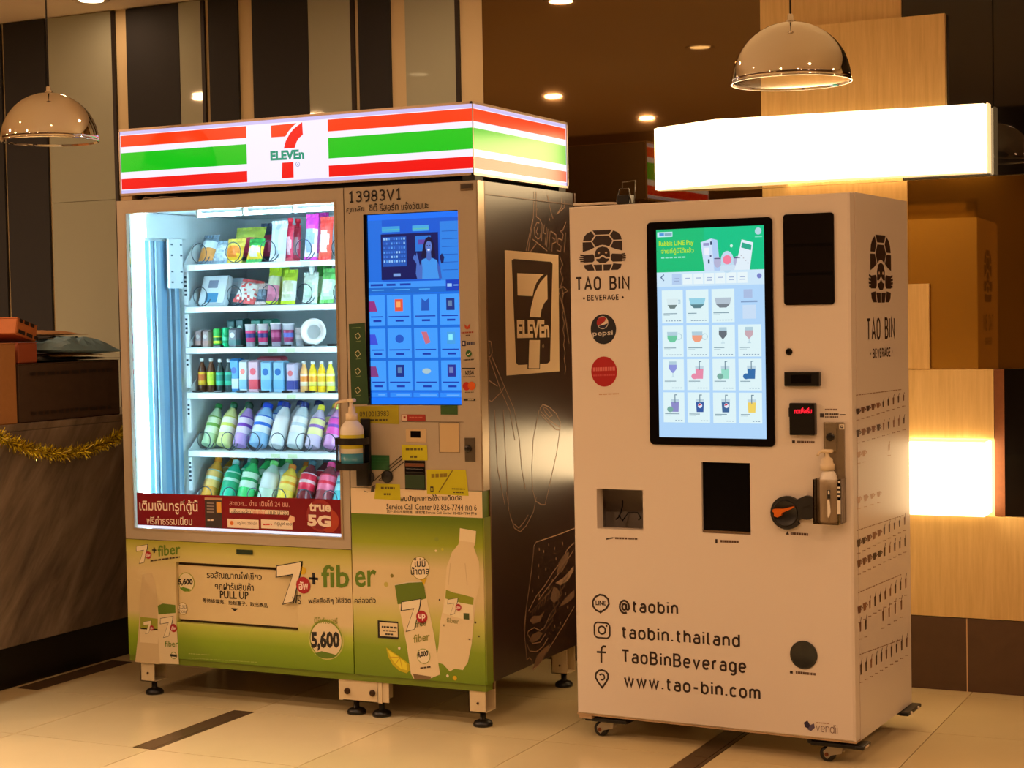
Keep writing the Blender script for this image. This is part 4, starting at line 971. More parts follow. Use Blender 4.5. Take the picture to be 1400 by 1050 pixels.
# hand drawn CHIPS lettering, outlined
chalk((737, 305), (734, 304), (730, 312), (731, 322), (735, 327), (738, 325), (739, 319)); chalk((735, 310), (733, 317), (735, 321)); chalk((741, 306), (740, 330)); chalk((744, 307), (743, 318), (746, 320), (747, 311)); chalk((747, 312), (745, 335)); chalk((749, 313), (747, 338)); chalk((752, 316), (750, 342))
chalk((753, 316), (760, 321), (760, 331), (755, 333), (754, 344)); chalk((755, 325), (758, 327), (757, 330)); chalk((768, 328), (763, 326), (762, 333), (767, 337), (766, 344), (761, 342)); chalk((728, 327), (748, 343)); chalk((733, 333), (725, 344)); chalk((774, 303), (769, 315), (766, 316), (770, 321), (768, 330)); chalk((773, 318), (771, 345))
for i in range(8): chalk((765 + i * .8, 350 + i * 20), (769 + i * .6, 362 + i * 20), (765 + i, 372 + i * 20))
chalk((764, 395), (770, 392), (776, 398), (768, 402)); chalk((764, 400), (772, 430), (778, 470))
# bottle outline
chalk((660, 469), (663, 465), (671, 467), (673, 482), (670, 488), (660, 486), (659, 470)); chalk((664, 470), (664, 484)); chalk((668, 470), (669, 484)); chalk((672, 487), (690, 530), (703, 560), (710, 600), (713, 640), (718, 668)); chalk((663, 488), (665, 560)); chalk((663, 489), (664, 545), (672, 549), (685, 536), (690, 528)); chalk((667, 492), (668, 520), (680, 528)); chalk((688, 560), (692, 640), (695, 690)); chalk((676, 560), (680, 640), (690, 690))
chalk((692, 672), (696, 700), (703, 722), (711, 727), (719, 719), (729, 700), (733, 680)); chalk((702, 716), (709, 722), (716, 714), (722, 704)); chalk((694, 692), (699, 712)); chalk((669, 490), (684, 532), (697, 562), (704, 602))
# can outline
chalk((738, 558), (742, 553), (750, 556), (760, 565), (766, 577), (766, 584), (760, 581), (748, 572), (739, 562), (738, 557)); chalk((742, 556), (748, 559), (755, 568), (751, 570), (745, 563), close=True); chalk((737, 560), (729, 600), (727, 640), (728, 670), (732, 685)); chalk((766, 585), (761, 620), (752, 660), (745, 690)); chalk((732, 685), (740, 690), (745, 690), (746, 684)); chalk((739, 566), (749, 577), (760, 587), (765, 588))
# packed sandwich
chalk((786, 722), (760, 732), (733, 741), (730, 746), (725, 790), (718, 840), (716, 862)); chalk((730, 748), (726, 785), (719, 835), (718, 850)); chalk((718, 850), (717, 870), (719, 890), (720, 902), (724, 899), (727, 903), (729, 916), (737, 908)); chalk((740, 905), (752, 884), (770, 855), (785, 829)); chalk((785, 742), (776, 750), (768, 766), (756, 782), (745, 800), (733, 815), (722, 836)); chalk((784, 752), (774, 768), (762, 786), (748, 804), (736, 820)); chalk((720, 870), (722, 863), (730, 858), (738, 862), (744, 858), (752, 840)); chalk((720, 880), (724, 890), (733, 891), (742, 884), (749, 872)); chalk((722, 868), (728, 880), (738, 878), (746, 866))
pr.poly([(723, 876), (727, 868), (736, 863), (742, 866), (736, 874), (728, 879)], chd, 0); pr.poly([(724, 848), (729, 842), (738, 842), (744, 836), (738, 850), (728, 853)], chd, 0); pr.poly([(761, 784), (764, 768), (772, 757), (778, 754), (776, 768), (768, 782)], chd, 0); pr.poly([(759, 797), (770, 790), (784, 774), (784, 780), (776, 794), (766, 800)], ch, 0); pr.poly([(752, 818), (756, 802), (762, 804), (766, 812), (758, 826)], chd, 0); pr.poly([(764, 830), (772, 818), (785, 806), (785, 816), (776, 824)], chd, 0)
pr.poly([(728, 915), (734, 896), (744, 886), (752, 880), (746, 896), (737, 908)], chd, 0)
for i in range(7): chalk((724 + i * 4, 838 - i * 4), (730 + i * 4.4, 832 - i * 5), (727 + i * 4.2, 842 - i * 4), m=chd)
for i in range(6): chalk((745 + i * 4, 862 - i * 12), (756 + i * 4, 848 - i * 12), (752 + i * 4.5, 838 - i * 12), m=chd)
for u, v in ((737, 751), (743, 754), (750, 745), (758, 750), (769, 743), (736, 773), (746, 778), (760, 764), (736, 789), (755, 793), (728, 808), (737, 814), (750, 804), (776, 830), (766, 852), (758, 856), (773, 812)): pr.disc(u, v, 2.2, ch, 0, .62, 10)
# badge
tag(pr.build('chalk_art', sp), kind='stuff'); pr = Print(Plane('X', .0))
pr.poly([(689.5, 342), (763, 348.5), (764.5, 507.5), (692, 513.5)], ink(222, 196, 160, .35), 2)
pr.poly([(699, 356), (702, 354), (753, 358), (755, 361), (751.5, 494), (748, 497), (708, 499), (705, 496)], M_wrap, 3)
lt_ = ink(222, 196, 160, .35)
pr.poly([(706.5, 373.5), (743, 375), (738, 379), (733, 386), (729.5, 395), (727.5, 405), (707, 404)], lt_, 4)
pr.poly([(747.5, 375.5), (748, 409), (743, 415), (739.5, 424), (738, 434), (723.5, 433), (725.5, 420), (730, 402), (738, 386)], lt_, 4)
pr.text('ELEVEn', 706.5, 462.5, 750.5, 461.5, 25, lt_, 4, .05)
pr.poly([(722, 463.5), (738.5, 463.5), (737.5, 504.5), (720.5, 504.5)], M_wrap, 4); pr.poly([(723, 465), (737.5, 465), (736.5, 503.5), (721.8, 503.5)], lt_, 5); pr.ring(742, 473, 2.6, .7, lt_, 4)
pr.build('seven_badge', sp)
rebase(va, (-W / 2, D / 2, 0))

# ================================================================== LIT SIGN ON TOP
sg = empty('light_box_sign', (0, 0, 1.796), 0, 'striped backlit sign box on top of the large silver machine', 'sign')
SZ0, SZ1, SX0_, SX1_, SYF, SYB = 1.812, 2.050, -1.4385, -.0065, -.002, .745
def zz(z): return z - 1.796
M_frame = mat('sign_frame', (190, 170, 150), .3, .6)
b = MB(); b.box(SX0_ + .004, SX1_ - .004, SYF + .004, SYB - .002, zz(SZ0) + .004, zz(SZ1) - .004); obj('sign_back', b, mat('sign_back_grey', (92, 90, 84), .6), sg)
b = MB(); e_ = .008
for z in (SZ0, SZ1 - e_):
    b.box(SX0_, SX1_, SYF - .002, SYF + e_, zz(z), zz(z) + e_); b.box(SX1_ - e_, SX1_ + .002, SYF - .002, SYB, zz(z), zz(z) + e_); b.box(SX0_, SX0_ + e_, SYF, SYB, zz(z), zz(z) + e_)
for x in (SX0_ - .001,): b.box(x, x + .004, SYF - .002, SYF + .004, zz(SZ0), zz(SZ1))
b.box(SX1_ - .0012, SX1_ + .0018, SYF - .0018, SYF + .001, zz(SZ0), zz(SZ1)); b.box(SX1_ - .004, SX1_ + .002, SYB - .006, SYB, zz(SZ0), zz(SZ1)); b.box(SX0_ + .004, SX1_ - .004, SYF + .004, SYB - .002, zz(SZ1) - .004, zz(SZ1) - .001)
obj('sign_frame', b, M_frame, sg)
class SP(Plane):
    def pt(s, a, b, off=0.0):
        p = Plane.pt(s, a, b, off); p.z -= 1.796; return p
def acr(r, g, b_, s):
    return mat('sign_acrylic_%d_%d_%d_%d' % (r, g, b_, int(s * 100)), (20, 20, 20), .22, spec=.6, emit=(r, g, b_), estr=s)
aw, ao, ag, ar = acr(244, 238, 255, 1.05), acr(255, 56, 8, 1.0), acr(4, 196, 24, 1.0), acr(244, 6, 12, 1.0); ae = acr(206, 196, 246, 1.0)
def bands(pr, a0, a1, m0=None):
    for f0_, f1_, m in ((.095, .255, ar), (.355, .645, ag), (.735, .905, ao)):
        pr.rectM(a0, SZ0 + (SZ1 - SZ0) * f0_, a1, SZ0 + (SZ1 - SZ0) * f1_, m, 1)
pr = Print(SP('Y', SYF + .003))
pr.rectM(SX0_ + .003, SZ0 + .006, SX1_ - .001, SZ1 - .006, ae, -1); pr.rectM(SX0_ + .003, SZ0 + .020, SX1_ - .001, SZ1 - .020, aw, 0)
xa = pr.P.to(337.5, 210)[0]; xb = pr.P.to(449, 200)[0]
bands(pr, SX0_ + .005, xa); bands(pr, xb, SX1_ - .001)
k = 110 / 1050
def S(x, y): return (340 + x * k, 150 + y * k)
pr.poly([S(*p) for p in ((290, 208), (625, 176), (570, 225), (520, 285), (480, 350), (298, 362))], ao, 2)
pr.poly([S(*p) for p in ((700, 162), (710, 325), (660, 368), (628, 420), (602, 498), (460, 508), (486, 410), (530, 325), (590, 250))], ar, 2)
pr.text('ELEVEn', 370, 219.8, 416.3, 217.3, 13.2, acr(10, 150, 120, 1.0), 2, .05)
pr.poly([S(*p) for p in ((440, 692), (586, 682), (590, 886), (434, 898))], ar, 2)
pr.ring(407.3, 224.5, 3.4, .7, acr(120, 140, 200, .8), 2); pr.disc(407.3, 224.5, .9, acr(120, 140, 200, .8), 2)
pr.build('front_face', sg)
pr = Print(SP('X', SX1_ - .003)); pr.rectM(SYF + .001, SZ0 + .006, SYB - .005, SZ1 - .006, ae, -1); pr.rectM(SYF + .001, SZ0 + .020, SYB - .005, SZ1 - .020, aw, 0); bands(pr, SYF + .002, SYB - .010); pr.build('side_face', sg)
M_foot2 = mat('sign_block_beige', (196, 166, 124), .5)
for x in (SX0_ + .002, -.05):
    for y in (.002, .66): b = MB(); b.box(x, x + .045, y, y + .06, 0.0, zz(SZ0) + .001); obj('mounting_block', b, M_foot2 if x < -1 else mat('block_black', (16, 14, 13), .6), sg)
b = MB(); b.box(SX0_ + .06, SX1_ - .06, .03, SYB - .03, 0, zz(SZ0) + .001); obj('sign_gap_fill', b, mat('block_black', (16, 14, 13), .6), sg)  # black filler puts in the shade of the gap under the sign
rebase(sg, ((SX0_ + SX1_) / 2, (SYF + SYB) / 2, 0))
b = MB(); rp = random.Random(2)
b.tube([(-1.36, .02, 1.7975), (-1.34, .015, 1.803), (-1.31, .018, 1.798), (-1.27, .014, 1.8015), (-1.20, .016, 1.7985)], [.001, .004, .003, .004, .002], 6)
tag(obj('crumpled_tape', b, mat('white_tape', (180, 160, 140), .5)), 'strip of crumpled tape lying on the machine top under the sign', 'tape')

# ================================================================== WHITE BEVERAGE MACHINE (own frame: front right floor corner)
WB, DB, ZB0, ZB1 = .9205, .5894, .0740, 1.6973
vb = empty('beverage_machine', B_ORG, B_YAW, 'white robotic coffee and drinks machine on castors with a tall touch screen', 'vending machine')
M_pw = mat('white_powder_coat', (224, 214, 204), .42, noise=.015, nscale=200)
M_pw2 = mat('white_powder_coat_side', (226, 216, 206), .32, noise=.015, nscale=200)
w0, c1 = FB.to(815.5, 668); w1, c0 = FB.to(879.5, 725.5); d0, e1 = FB.to(958.5, 631.5); d1, e0 = FB.to(1026.5, 731.5)
DT = .045
b = MB(); holed_panel(b, -WB + .004, -.0008, ZB0 + .006, ZB1 - .004, .004, DT, [(w0, w1, c0, c1), (d0, d1, e0, e1)])
holed_panel(b, -WB + .008, -.008, ZB0 + .010, ZB1 - .008, 0, .004, [(w0, w1, c0, c1), (d0, d1, e0, e1)])
# chamfer strips of the door edge
for (xa, za, xb, zb_) in ((-WB + .004, ZB0 + .006, -WB + .004, ZB1 - .004), (-.0008, ZB0 + .006, -.0008, ZB1 - .004)):
    s_ = .004 if xa < -.5 else -.0072
    b.face([(xa, .004, za), (xb, .004, zb_), (xb + s_, 0, zb_ - .004), (xa + s_, 0, za + .004)])
for z_, s_ in ((ZB0 + .006, .004), (ZB1 - .004, -.004)): b.face([(-WB + .004, .004, z_), (-.004, .004, z_), (-.008, 0, z_ + s_), (-WB + .008, 0, z_ + s_)])
bd = obj('front_door', b, M_pw, vb)
b = MB(); b.box(-.010, -.002, DT - .0005, DT + .0042, ZB0 + .004, ZB1 - .002); obj('door_seam', b, mat('seam_warm', (170, 130, 96), .5), bd)
b = MB(); x = -WB
b.box(x, -.0, DT + .004, DB, ZB1 - .02, ZB1); b.box(-.018, 0, DT + .004, DB, ZB0, ZB1 - .02); b.box(x, x + .018, DT + .004, DB, ZB0, ZB1 - .02); b.box(x + .018, -.018, DB - .018, DB, ZB0, ZB1 - .02); b.box(x + .018, -.018, DT + .004, DB - .018, ZB0, ZB0 + .02)
b.box(x + .018, -.018, .20, .21, ZB0 + .02, ZB1 - .02)
obj('cabinet', b, M_pw2, vb)
b = MB(); b.box(-WB, 0, .006, DT + .003, ZB0, ZB0 + .0055); b.box(-WB + .005, -WB + .05, .01, .05, ZB0 - .012, ZB0); obj('bottom_sill', b, mat('sill_beige', (190, 160, 124), .5), vb)

# prints on the door
blk = ink(24, 18, 18); choc = ink(44, 28, 26)
def turtle(pr, L_):
    """shield-like shell emblem; L_ maps unit square (x right, y down) to in-plane metres"""
    def P(pts, m=choc): pr.polyM([L_(*p) for p in pts], m, 0)
    g = .018
    P([(.30, 0), (.70, 0), (.64, .11), (.36, .11)])                                     # top plate
    P([(.27, .02), (.34, .13), (.27, .25), (.10, .25), (.12, .15), (.18, .07)]); P([(.73, .02), (.66, .13), (.73, .25), (.90, .25), (.88, .15), (.82, .07)])
    P([(.37, .14), (.63, .14), (.71, .27), (.64, .41), (.56, .37), (.50, .36), (.44, .37), (.36, .41), (.29, .27)])
    P([(.09, .28), (.27, .28), (.335, .42), (.24, .47), (.09, .52)]); P([(.91, .28), (.73, .28), (.665, .42), (.76, .47), (.91, .52)])
    # head with muzzle
    P([(.345, .66), (.35, .52), (.40, .43), (.50, .40), (.60, .43), (.65, .52), (.655, .66), (.58, .66), (.50, .60), (.42, .66)])
    P([(.37, .70), (.43, .70), (.50, .645), (.57, .70), (.63, .70), (.63, .745), (.56, .80), (.44, .80), (.37, .745)])
    pw = ink(214, 190, 160)
    for x in (.425, .575): pr.polyM([L_(x + .025 * math.cos(k * .7), .555 + .024 * math.sin(k * .7)) for k in range(9)], pw, 1)
    # arms with fingers
    for s in (1, -1):
        X = (lambda x: x) if s == 1 else (lambda x: 1 - x)
        P([(X(.10), .60), (X(.30), .58), (X(.33), .62), (X(.33), .74), (X(.29), .78), (X(.10), .78)])
        for k in range(4): P([(X(.02 + (.015 if k in (0, 3) else 0)), .575 + k * .052), (X(.11), .59 + k * .048), (X(.11), .625 + k * .048), (X(.02 + (.015 if k in (0, 3) else 0)), .61 + k * .052)])
    # belly plates
    P([(.11, .84), (.28, .82), (.33, .98), (.19, .98), (.13, .93)]); P([(.31, .84), (.485, .84), (.485, .985), (.36, .985)]); P([(.69, .84), (.515, .84), (.515, .985), (.64, .985)]); P([(.89, .84), (.72, .82), (.67, .98), (.81, .98), (.87, .93)])
def box_map(P, u0, v0, u1, v1):
    a0, b0 = P.to(u0, v0); a1, b1 = P.to(u1, v1)
    return lambda x, y: (a0 + (a1 - a0) * x, b0 + (b1 - b0) * y)
pr = Print(FB)
turtle(pr, box_map(FB, 790.5, 316, 857.5, 369.5))
pr.build('emblem', bd); pr = Print(FB); pr.stroke('TAO BIN', 788, 396.2, 859.7, 394.5, 16 / 1.4, 2.8, choc, 0, .5); pr.stroke('BEVERAGE', 803.5, 410.3, 845.8, 409.3, 6.2 / 1.4, 1.35, choc, 0, .5); pr.disc(798.5, 408, 1.6, choc, 0, 1, 10); pr.disc(851.5, 406.5, 1.6, choc, 0, 1, 10)
pr.build('lettering', bd); pr = Print(FB)
pr.disc(825, 450, 20.6, ink(20, 24, 36), 0, .94, 36)
pr.disc(824, 441, 8.8, ink(214, 206, 200), 1, .98); pr.disc(824, 441, 8.0, ink(26, 32, 62), 2, .98)
pr.poly([(816.5, 438), (819, 434.5), (824, 433), (829, 434.5), (827, 439), (822, 443), (817, 445), (816, 442)], ink(160, 30, 34), 3); pr.poly([(829, 434.5), (831.5, 438), (831, 442), (826, 444), (817, 446), (822, 443.5), (827.5, 439)], ink(226, 212, 196), 4)
pr.text('pepsi', 810.5, 461.5, 838, 459.8, 8.5, ink(210, 204, 198), 1, .01)
pr.build('round_badge', bd); pr = Print(FB)
pr.disc(826, 508, 20.6, ink(170, 20, 30), 0, .95, 36); pr.scribble(811, 507.5, 841, 506.5, 5, ink(214, 110, 112), 7, 1); pr.scribble(811, 514.5, 841, 513.5, 2.2, ink(196, 76, 80), 9, 1)
pr.build('round_badge', bd); pr = Print(FB)
pr.scribble(819, 540, 846, 539, 1.6, ink(196, 160, 126), 5, 0)
pr.scribble(829, 738, 840, 736, 2, choc, 3, 0); pr.scribble(841, 737, 872, 738, 2.6, ink(90, 66, 54), 9, 0)
pr.rect(978, 737, 981, 743, choc, 0); pr.scribble(985, 741.5, 1010, 742.5, 3.4, ink(90, 66, 54), 8, 0)
pr.rect(1083, 602, 1087, 606, choc, 0); pr.scribble(1090, 605.5, 1114, 606, 3, ink(90, 66, 54), 8, 0)
pr.poly([(1074, 731), (1077, 726), (1079, 731)], choc, 0); pr.scribble(1081, 731, 1105, 732.5, 3.4, ink(90, 66, 54), 8, 0)
pr.rect(1080, 917, 1084, 921, choc, 0); pr.scribble(1088, 921, 1115, 923.5, 3.4, ink(90, 66, 54), 9, 0)
pr.rect(1121, 565, 1127, 570.5, ink(70, 60, 56), 0); pr.scribble(1128, 561, 1145, 561, 2, ink(120, 96, 80), 6, 0); pr.scribble(1128, 567.5, 1147, 567.5, 2.6, ink(70, 60, 56), 7, 0); pr.scribble(1128, 571, 1146, 571, 2, ink(90, 76, 66), 6, 0); pr.line([(1148, 567), (1156, 567)], 1.4, ink(70, 60, 56), 0)
# contact lines
tag(pr.build('small_captions', bd), kind='stuff')
for t_, u_, v_, u2_, v2_, xh_ in (('@taobin', 847.5, 835.2, 926, 839, 10.6), ('taobin.thailand', 851, 871.3, 1010.5, 883.8, 11), ('TaoBinBeverage', 851, 904.5, 1019, 919, 11.2), ('www.tao-bin.com', 854.5, 937.3, 1038.5, 955.3, 11)):
    pr = Print(FB); pr.stroke(t_, u_, v_, u2_, v2_, xh_, 2.85, choc, 0, .5); pr.build('lettering', bd)
pr = Print(FB)
lw = 2.6
pr.line([(822 - 1, 837), (815, 834), (811, 829), (810.5, 822), (814, 816), (820, 813), (826, 814), (831.5, 819), (832.5, 826), (829, 832), (821.5, 837), (821.5, 834.4)], lw, choc, 0); pr.text('LINE', 814.5, 827.3, 828.5, 827.8, 6.6, choc, 0, .03)
a0, b0 = FB.to(812.5, 850.5); a1, b1 = FB.to(834, 873)
def rrect(a0, b0, a1, b1, r): return [(cx + r * math.cos(R(t0 + k * 18)), cy + r * math.sin(R(t0 + k * 18))) for cx, cy, t0 in ((a1 - r, b0 - r, 0), (a0 + r, b0 - r, 90), (a0 + r, b1 + r, 180), (a1 - r, b1 + r, 270)) for k in range(6)]
pr.lineM(rrect(a0, b0, a1, b1, .013), .0052, choc, 0, True); pr.ring(823, 861.5, 6.4, 2.4, choc, 0); pr.disc(829.3, 855.8, 1.5, choc, 0, 1, 10)
pr.line([(828.5, 884), (825, 883.5), (822.8, 885.5), (822.3, 890), (822.3, 906)], lw + .2, choc, 0); pr.line([(816, 891.3), (828.5, 892)], lw, choc, 0)
pr.line([(823.3, 940), (817.5, 932), (814.3, 926), (815, 920.5), (818.5, 917), (823, 916), (828, 917.7), (831.3, 921.5), (831.3, 927.5), (828.5, 933)], lw, choc, 0, True); pr.ring(823, 925.5, 5, 2.2, choc, 0, -120, 150)
tag(pr.build('contact_icons', bd), kind='stuff'); pr = Print(FB)
# maker's mark
nv = ink(40, 36, 70)
pr.poly([(1099, 988), (1104, 985), (1108, 992), (1105, 996), (1101, 994)], nv, 0); pr.poly([(1104, 997), (1108, 991), (1113, 989), (1114, 995), (1109, 999.5)], ink(90, 80, 110), 0); pr.stroke('vendii', 1116, 999.5, 1145, 1003, 8, .9, ink(120, 92, 86), 0, .3); pr.scribble(1116, 988.5, 1134, 990, 1.4, ink(176, 140, 116), 5, 0)
pr.build('maker_mark', bd)

def fitB(name, u0, v0, u1, v1, d, m, parent=bd, bev=.004, y=0.0):
    a0, c1 = FB.to(u0, v0); a1, c0 = FB.to(u1, v1); b = MB(); b.rbox(a0, a1, y - d, y + .003, c0, c1, min(bev, d * .45)); return obj(name, b, m, parent)
def slabB(name, u0, v0, u1, v1, d, r, m, parent=bd, y=0.0):
    """plate with rounded corners"""
    a0, c1 = FB.to(u0, v0); a1, c0 = FB.to(u1, v1); b = MB(); pts = rrect(a0, c1, a1, c0, r); b.prism(pts, 'y', y - d, y + .002); return obj(name, b, m, parent)
M_gb = mat('gloss_black', (10, 9, 9), .12)
# tall touch screen
sb = slabB('touch_screen', 885, 304.5, 1060.3, 611, .006, .014, mat('black_glass_bezel', (9, 8, 9), .16))
pr = Print(Plane('BF', -.006), .0005, .00025)
a0, c1 = FB.to(898.3, 314.5); a1, c0 = FB.to(1049, 600)
def q(u, v): return (a0 + (a1 - a0) * u, c1 - (c1 - c0) * v)
def rq(u0, v0, u1, v1, m, lv, r=0.0): a, c = q(u0, v0); d, e2 = q(u1, v1); pr.rectM(a, e2, d, c, m, lv, r)
g = glow
rq(0, 0, 1, 1, g(176, 214, 250), 0)
rq(0, 0, 1, .205, g(20, 190, 120), 1); rq(.45, 0, 1, .205, g(20, 196, 140), 1)
rq(.01, .012, .155, .036, g(200, 236, 250), 2); rq(.03, .017, .075, .030, g(80, 150, 220), 3); rq(.08, .018, .15, .030, g(130, 170, 190), 3)
yl = g(190, 226, 40)
def tq(t, u0, v1, u1, v0, m, bold=.02): x_, y_ = q(u0, v1); x2, y2 = q(u1, v0); pr.textM(t, x_, y_, x2, y_, y2 - y_, m, 3, bold)
tq('Rabbit LINE Pay', .025, .085, .355, .055, yl); tq('จ่ายที่ตู้นี้ได้แล้ว', .045, .122, .355, .09, yl, .015)
for i in range(6): rq(.045 + i * .04, .132, .075 + i * .04, .139, g(150, 226, 200), 3)
pr.polyM([q(*p) for p in ((.42, .068), (.52, .052), (.575, .06), (.60, .205), (.455, .205))], g(206, 226, 250), 3); pr.polyM([q(*p) for p in ((.52, .052), (.575, .06), (.60, .205), (.545, .205))], g(176, 206, 244), 4)
rq(.445, .072, .50, .085, g(150, 150, 200), 4); rq(.51, .066, .525, .082, g(40, 60, 100), 5); rq(.455, .095, .50, .13, g(236, 240, 252), 5); rq(.487, .15, .503, .17, g(30, 70, 90), 5); rq(.505, .13, .52, .14, g(90, 90, 130), 5)
pr.polyM([q(.665 + .062 * math.cos(k * .4), .165 + .052 * math.sin(k * .4)) for k in range(16)], g(190, 220, 240), 4); pr.polyM([q(.665 + .04 * math.cos(k * .45), .155 + .022 * math.sin(k * .45)) for k in range(14)], g(244, 130, 160), 5)
for u_ in (.575, .755): pr.polyM([q(u_ + .034 * math.cos(k * .5), .165 + .026 * math.sin(k * .5)) for k in range(13)], g(180, 180, 214), 5); rq(u_ - .03, .146, u_ + .03, .150, g(60, 70, 110), 6)
rq(.60, .18, .74, .205, g(206, 226, 244), 5); pr.polyM([q(.705 + .013 * math.cos(k * .6), .09 + .008 * math.sin(k * .6)) for k in range(11)], g(200, 244, 230), 4)
pr.polyM([q(*p) for p in ((.80, .062), (.905, .078), (.87, .205), (.73, .205), (.775, .12))], g(226, 240, 250), 6); pr.polyM([q(*p) for p in ((.805, .076), (.89, .09), (.883, .115), (.795, .10))], g(40, 170, 140), 7)
for k in range(4): rq(.79 + .02 * k, .135 + .012 * k, .80 + .02 * k, .14 + .012 * k, g(190, 190, 200), 7)
pr.polyM([q(.95 + .03 * math.cos(k * .5), .026 + .017 * math.sin(k * .5)) for k in range(13)], g(180, 214, 226), 3); rq(.92, .05, .985, .055, g(120, 220, 190), 3)
rq(0, .205, 1, .275, g(206, 232, 250), 1); pr.line([(908, 375.5), (904, 379.5), (908, 384)], 1.4, g(70, 100, 140), 3)
for k in range(7):
    u_ = .145 + k * .102; rq(u_, .215, u_ + .09, .266, g(180, 206, 240) if k == 0 else g(232, 246, 250), 2); rq(u_ + .025, .235, u_ + .07, .239, g(150, 170, 210), 3)
    if k in (0, 3, 5, 6): rq(u_ + .02, .247, u_ + .07, .251, g(150, 170, 210), 3)
pr.polyM([q(.955 + .022 * math.cos(k * .5), .235 + .012 * math.sin(k * .5)) for k in range(13)], g(120, 130, 200), 3)
colsB = [(.045, .245), (.275, .485), (.515, .725), (.755, .965)]; rowsB = [(.292, .45), (.462, .613), (.623, .772), (.783, .928)]
kinds = [['cup', 'bowl', 'bowl', None], ['mug', 'mug', 'goblet', 'goblet'], ['goblet', 'iced', 'iced', 'iced'], ['iced', 'cola', 'cola', 'tall']]
liq = [[(110, 130, 130), (90, 130, 140), (120, 130, 140), None], [(110, 200, 160), (240, 160, 130), (100, 110, 120), (200, 170, 180)], [(140, 150, 220), (230, 140, 170), (150, 220, 200), (50, 110, 170)], [(140, 140, 200), (50, 90, 160), (60, 100, 150), (240, 210, 100)]]
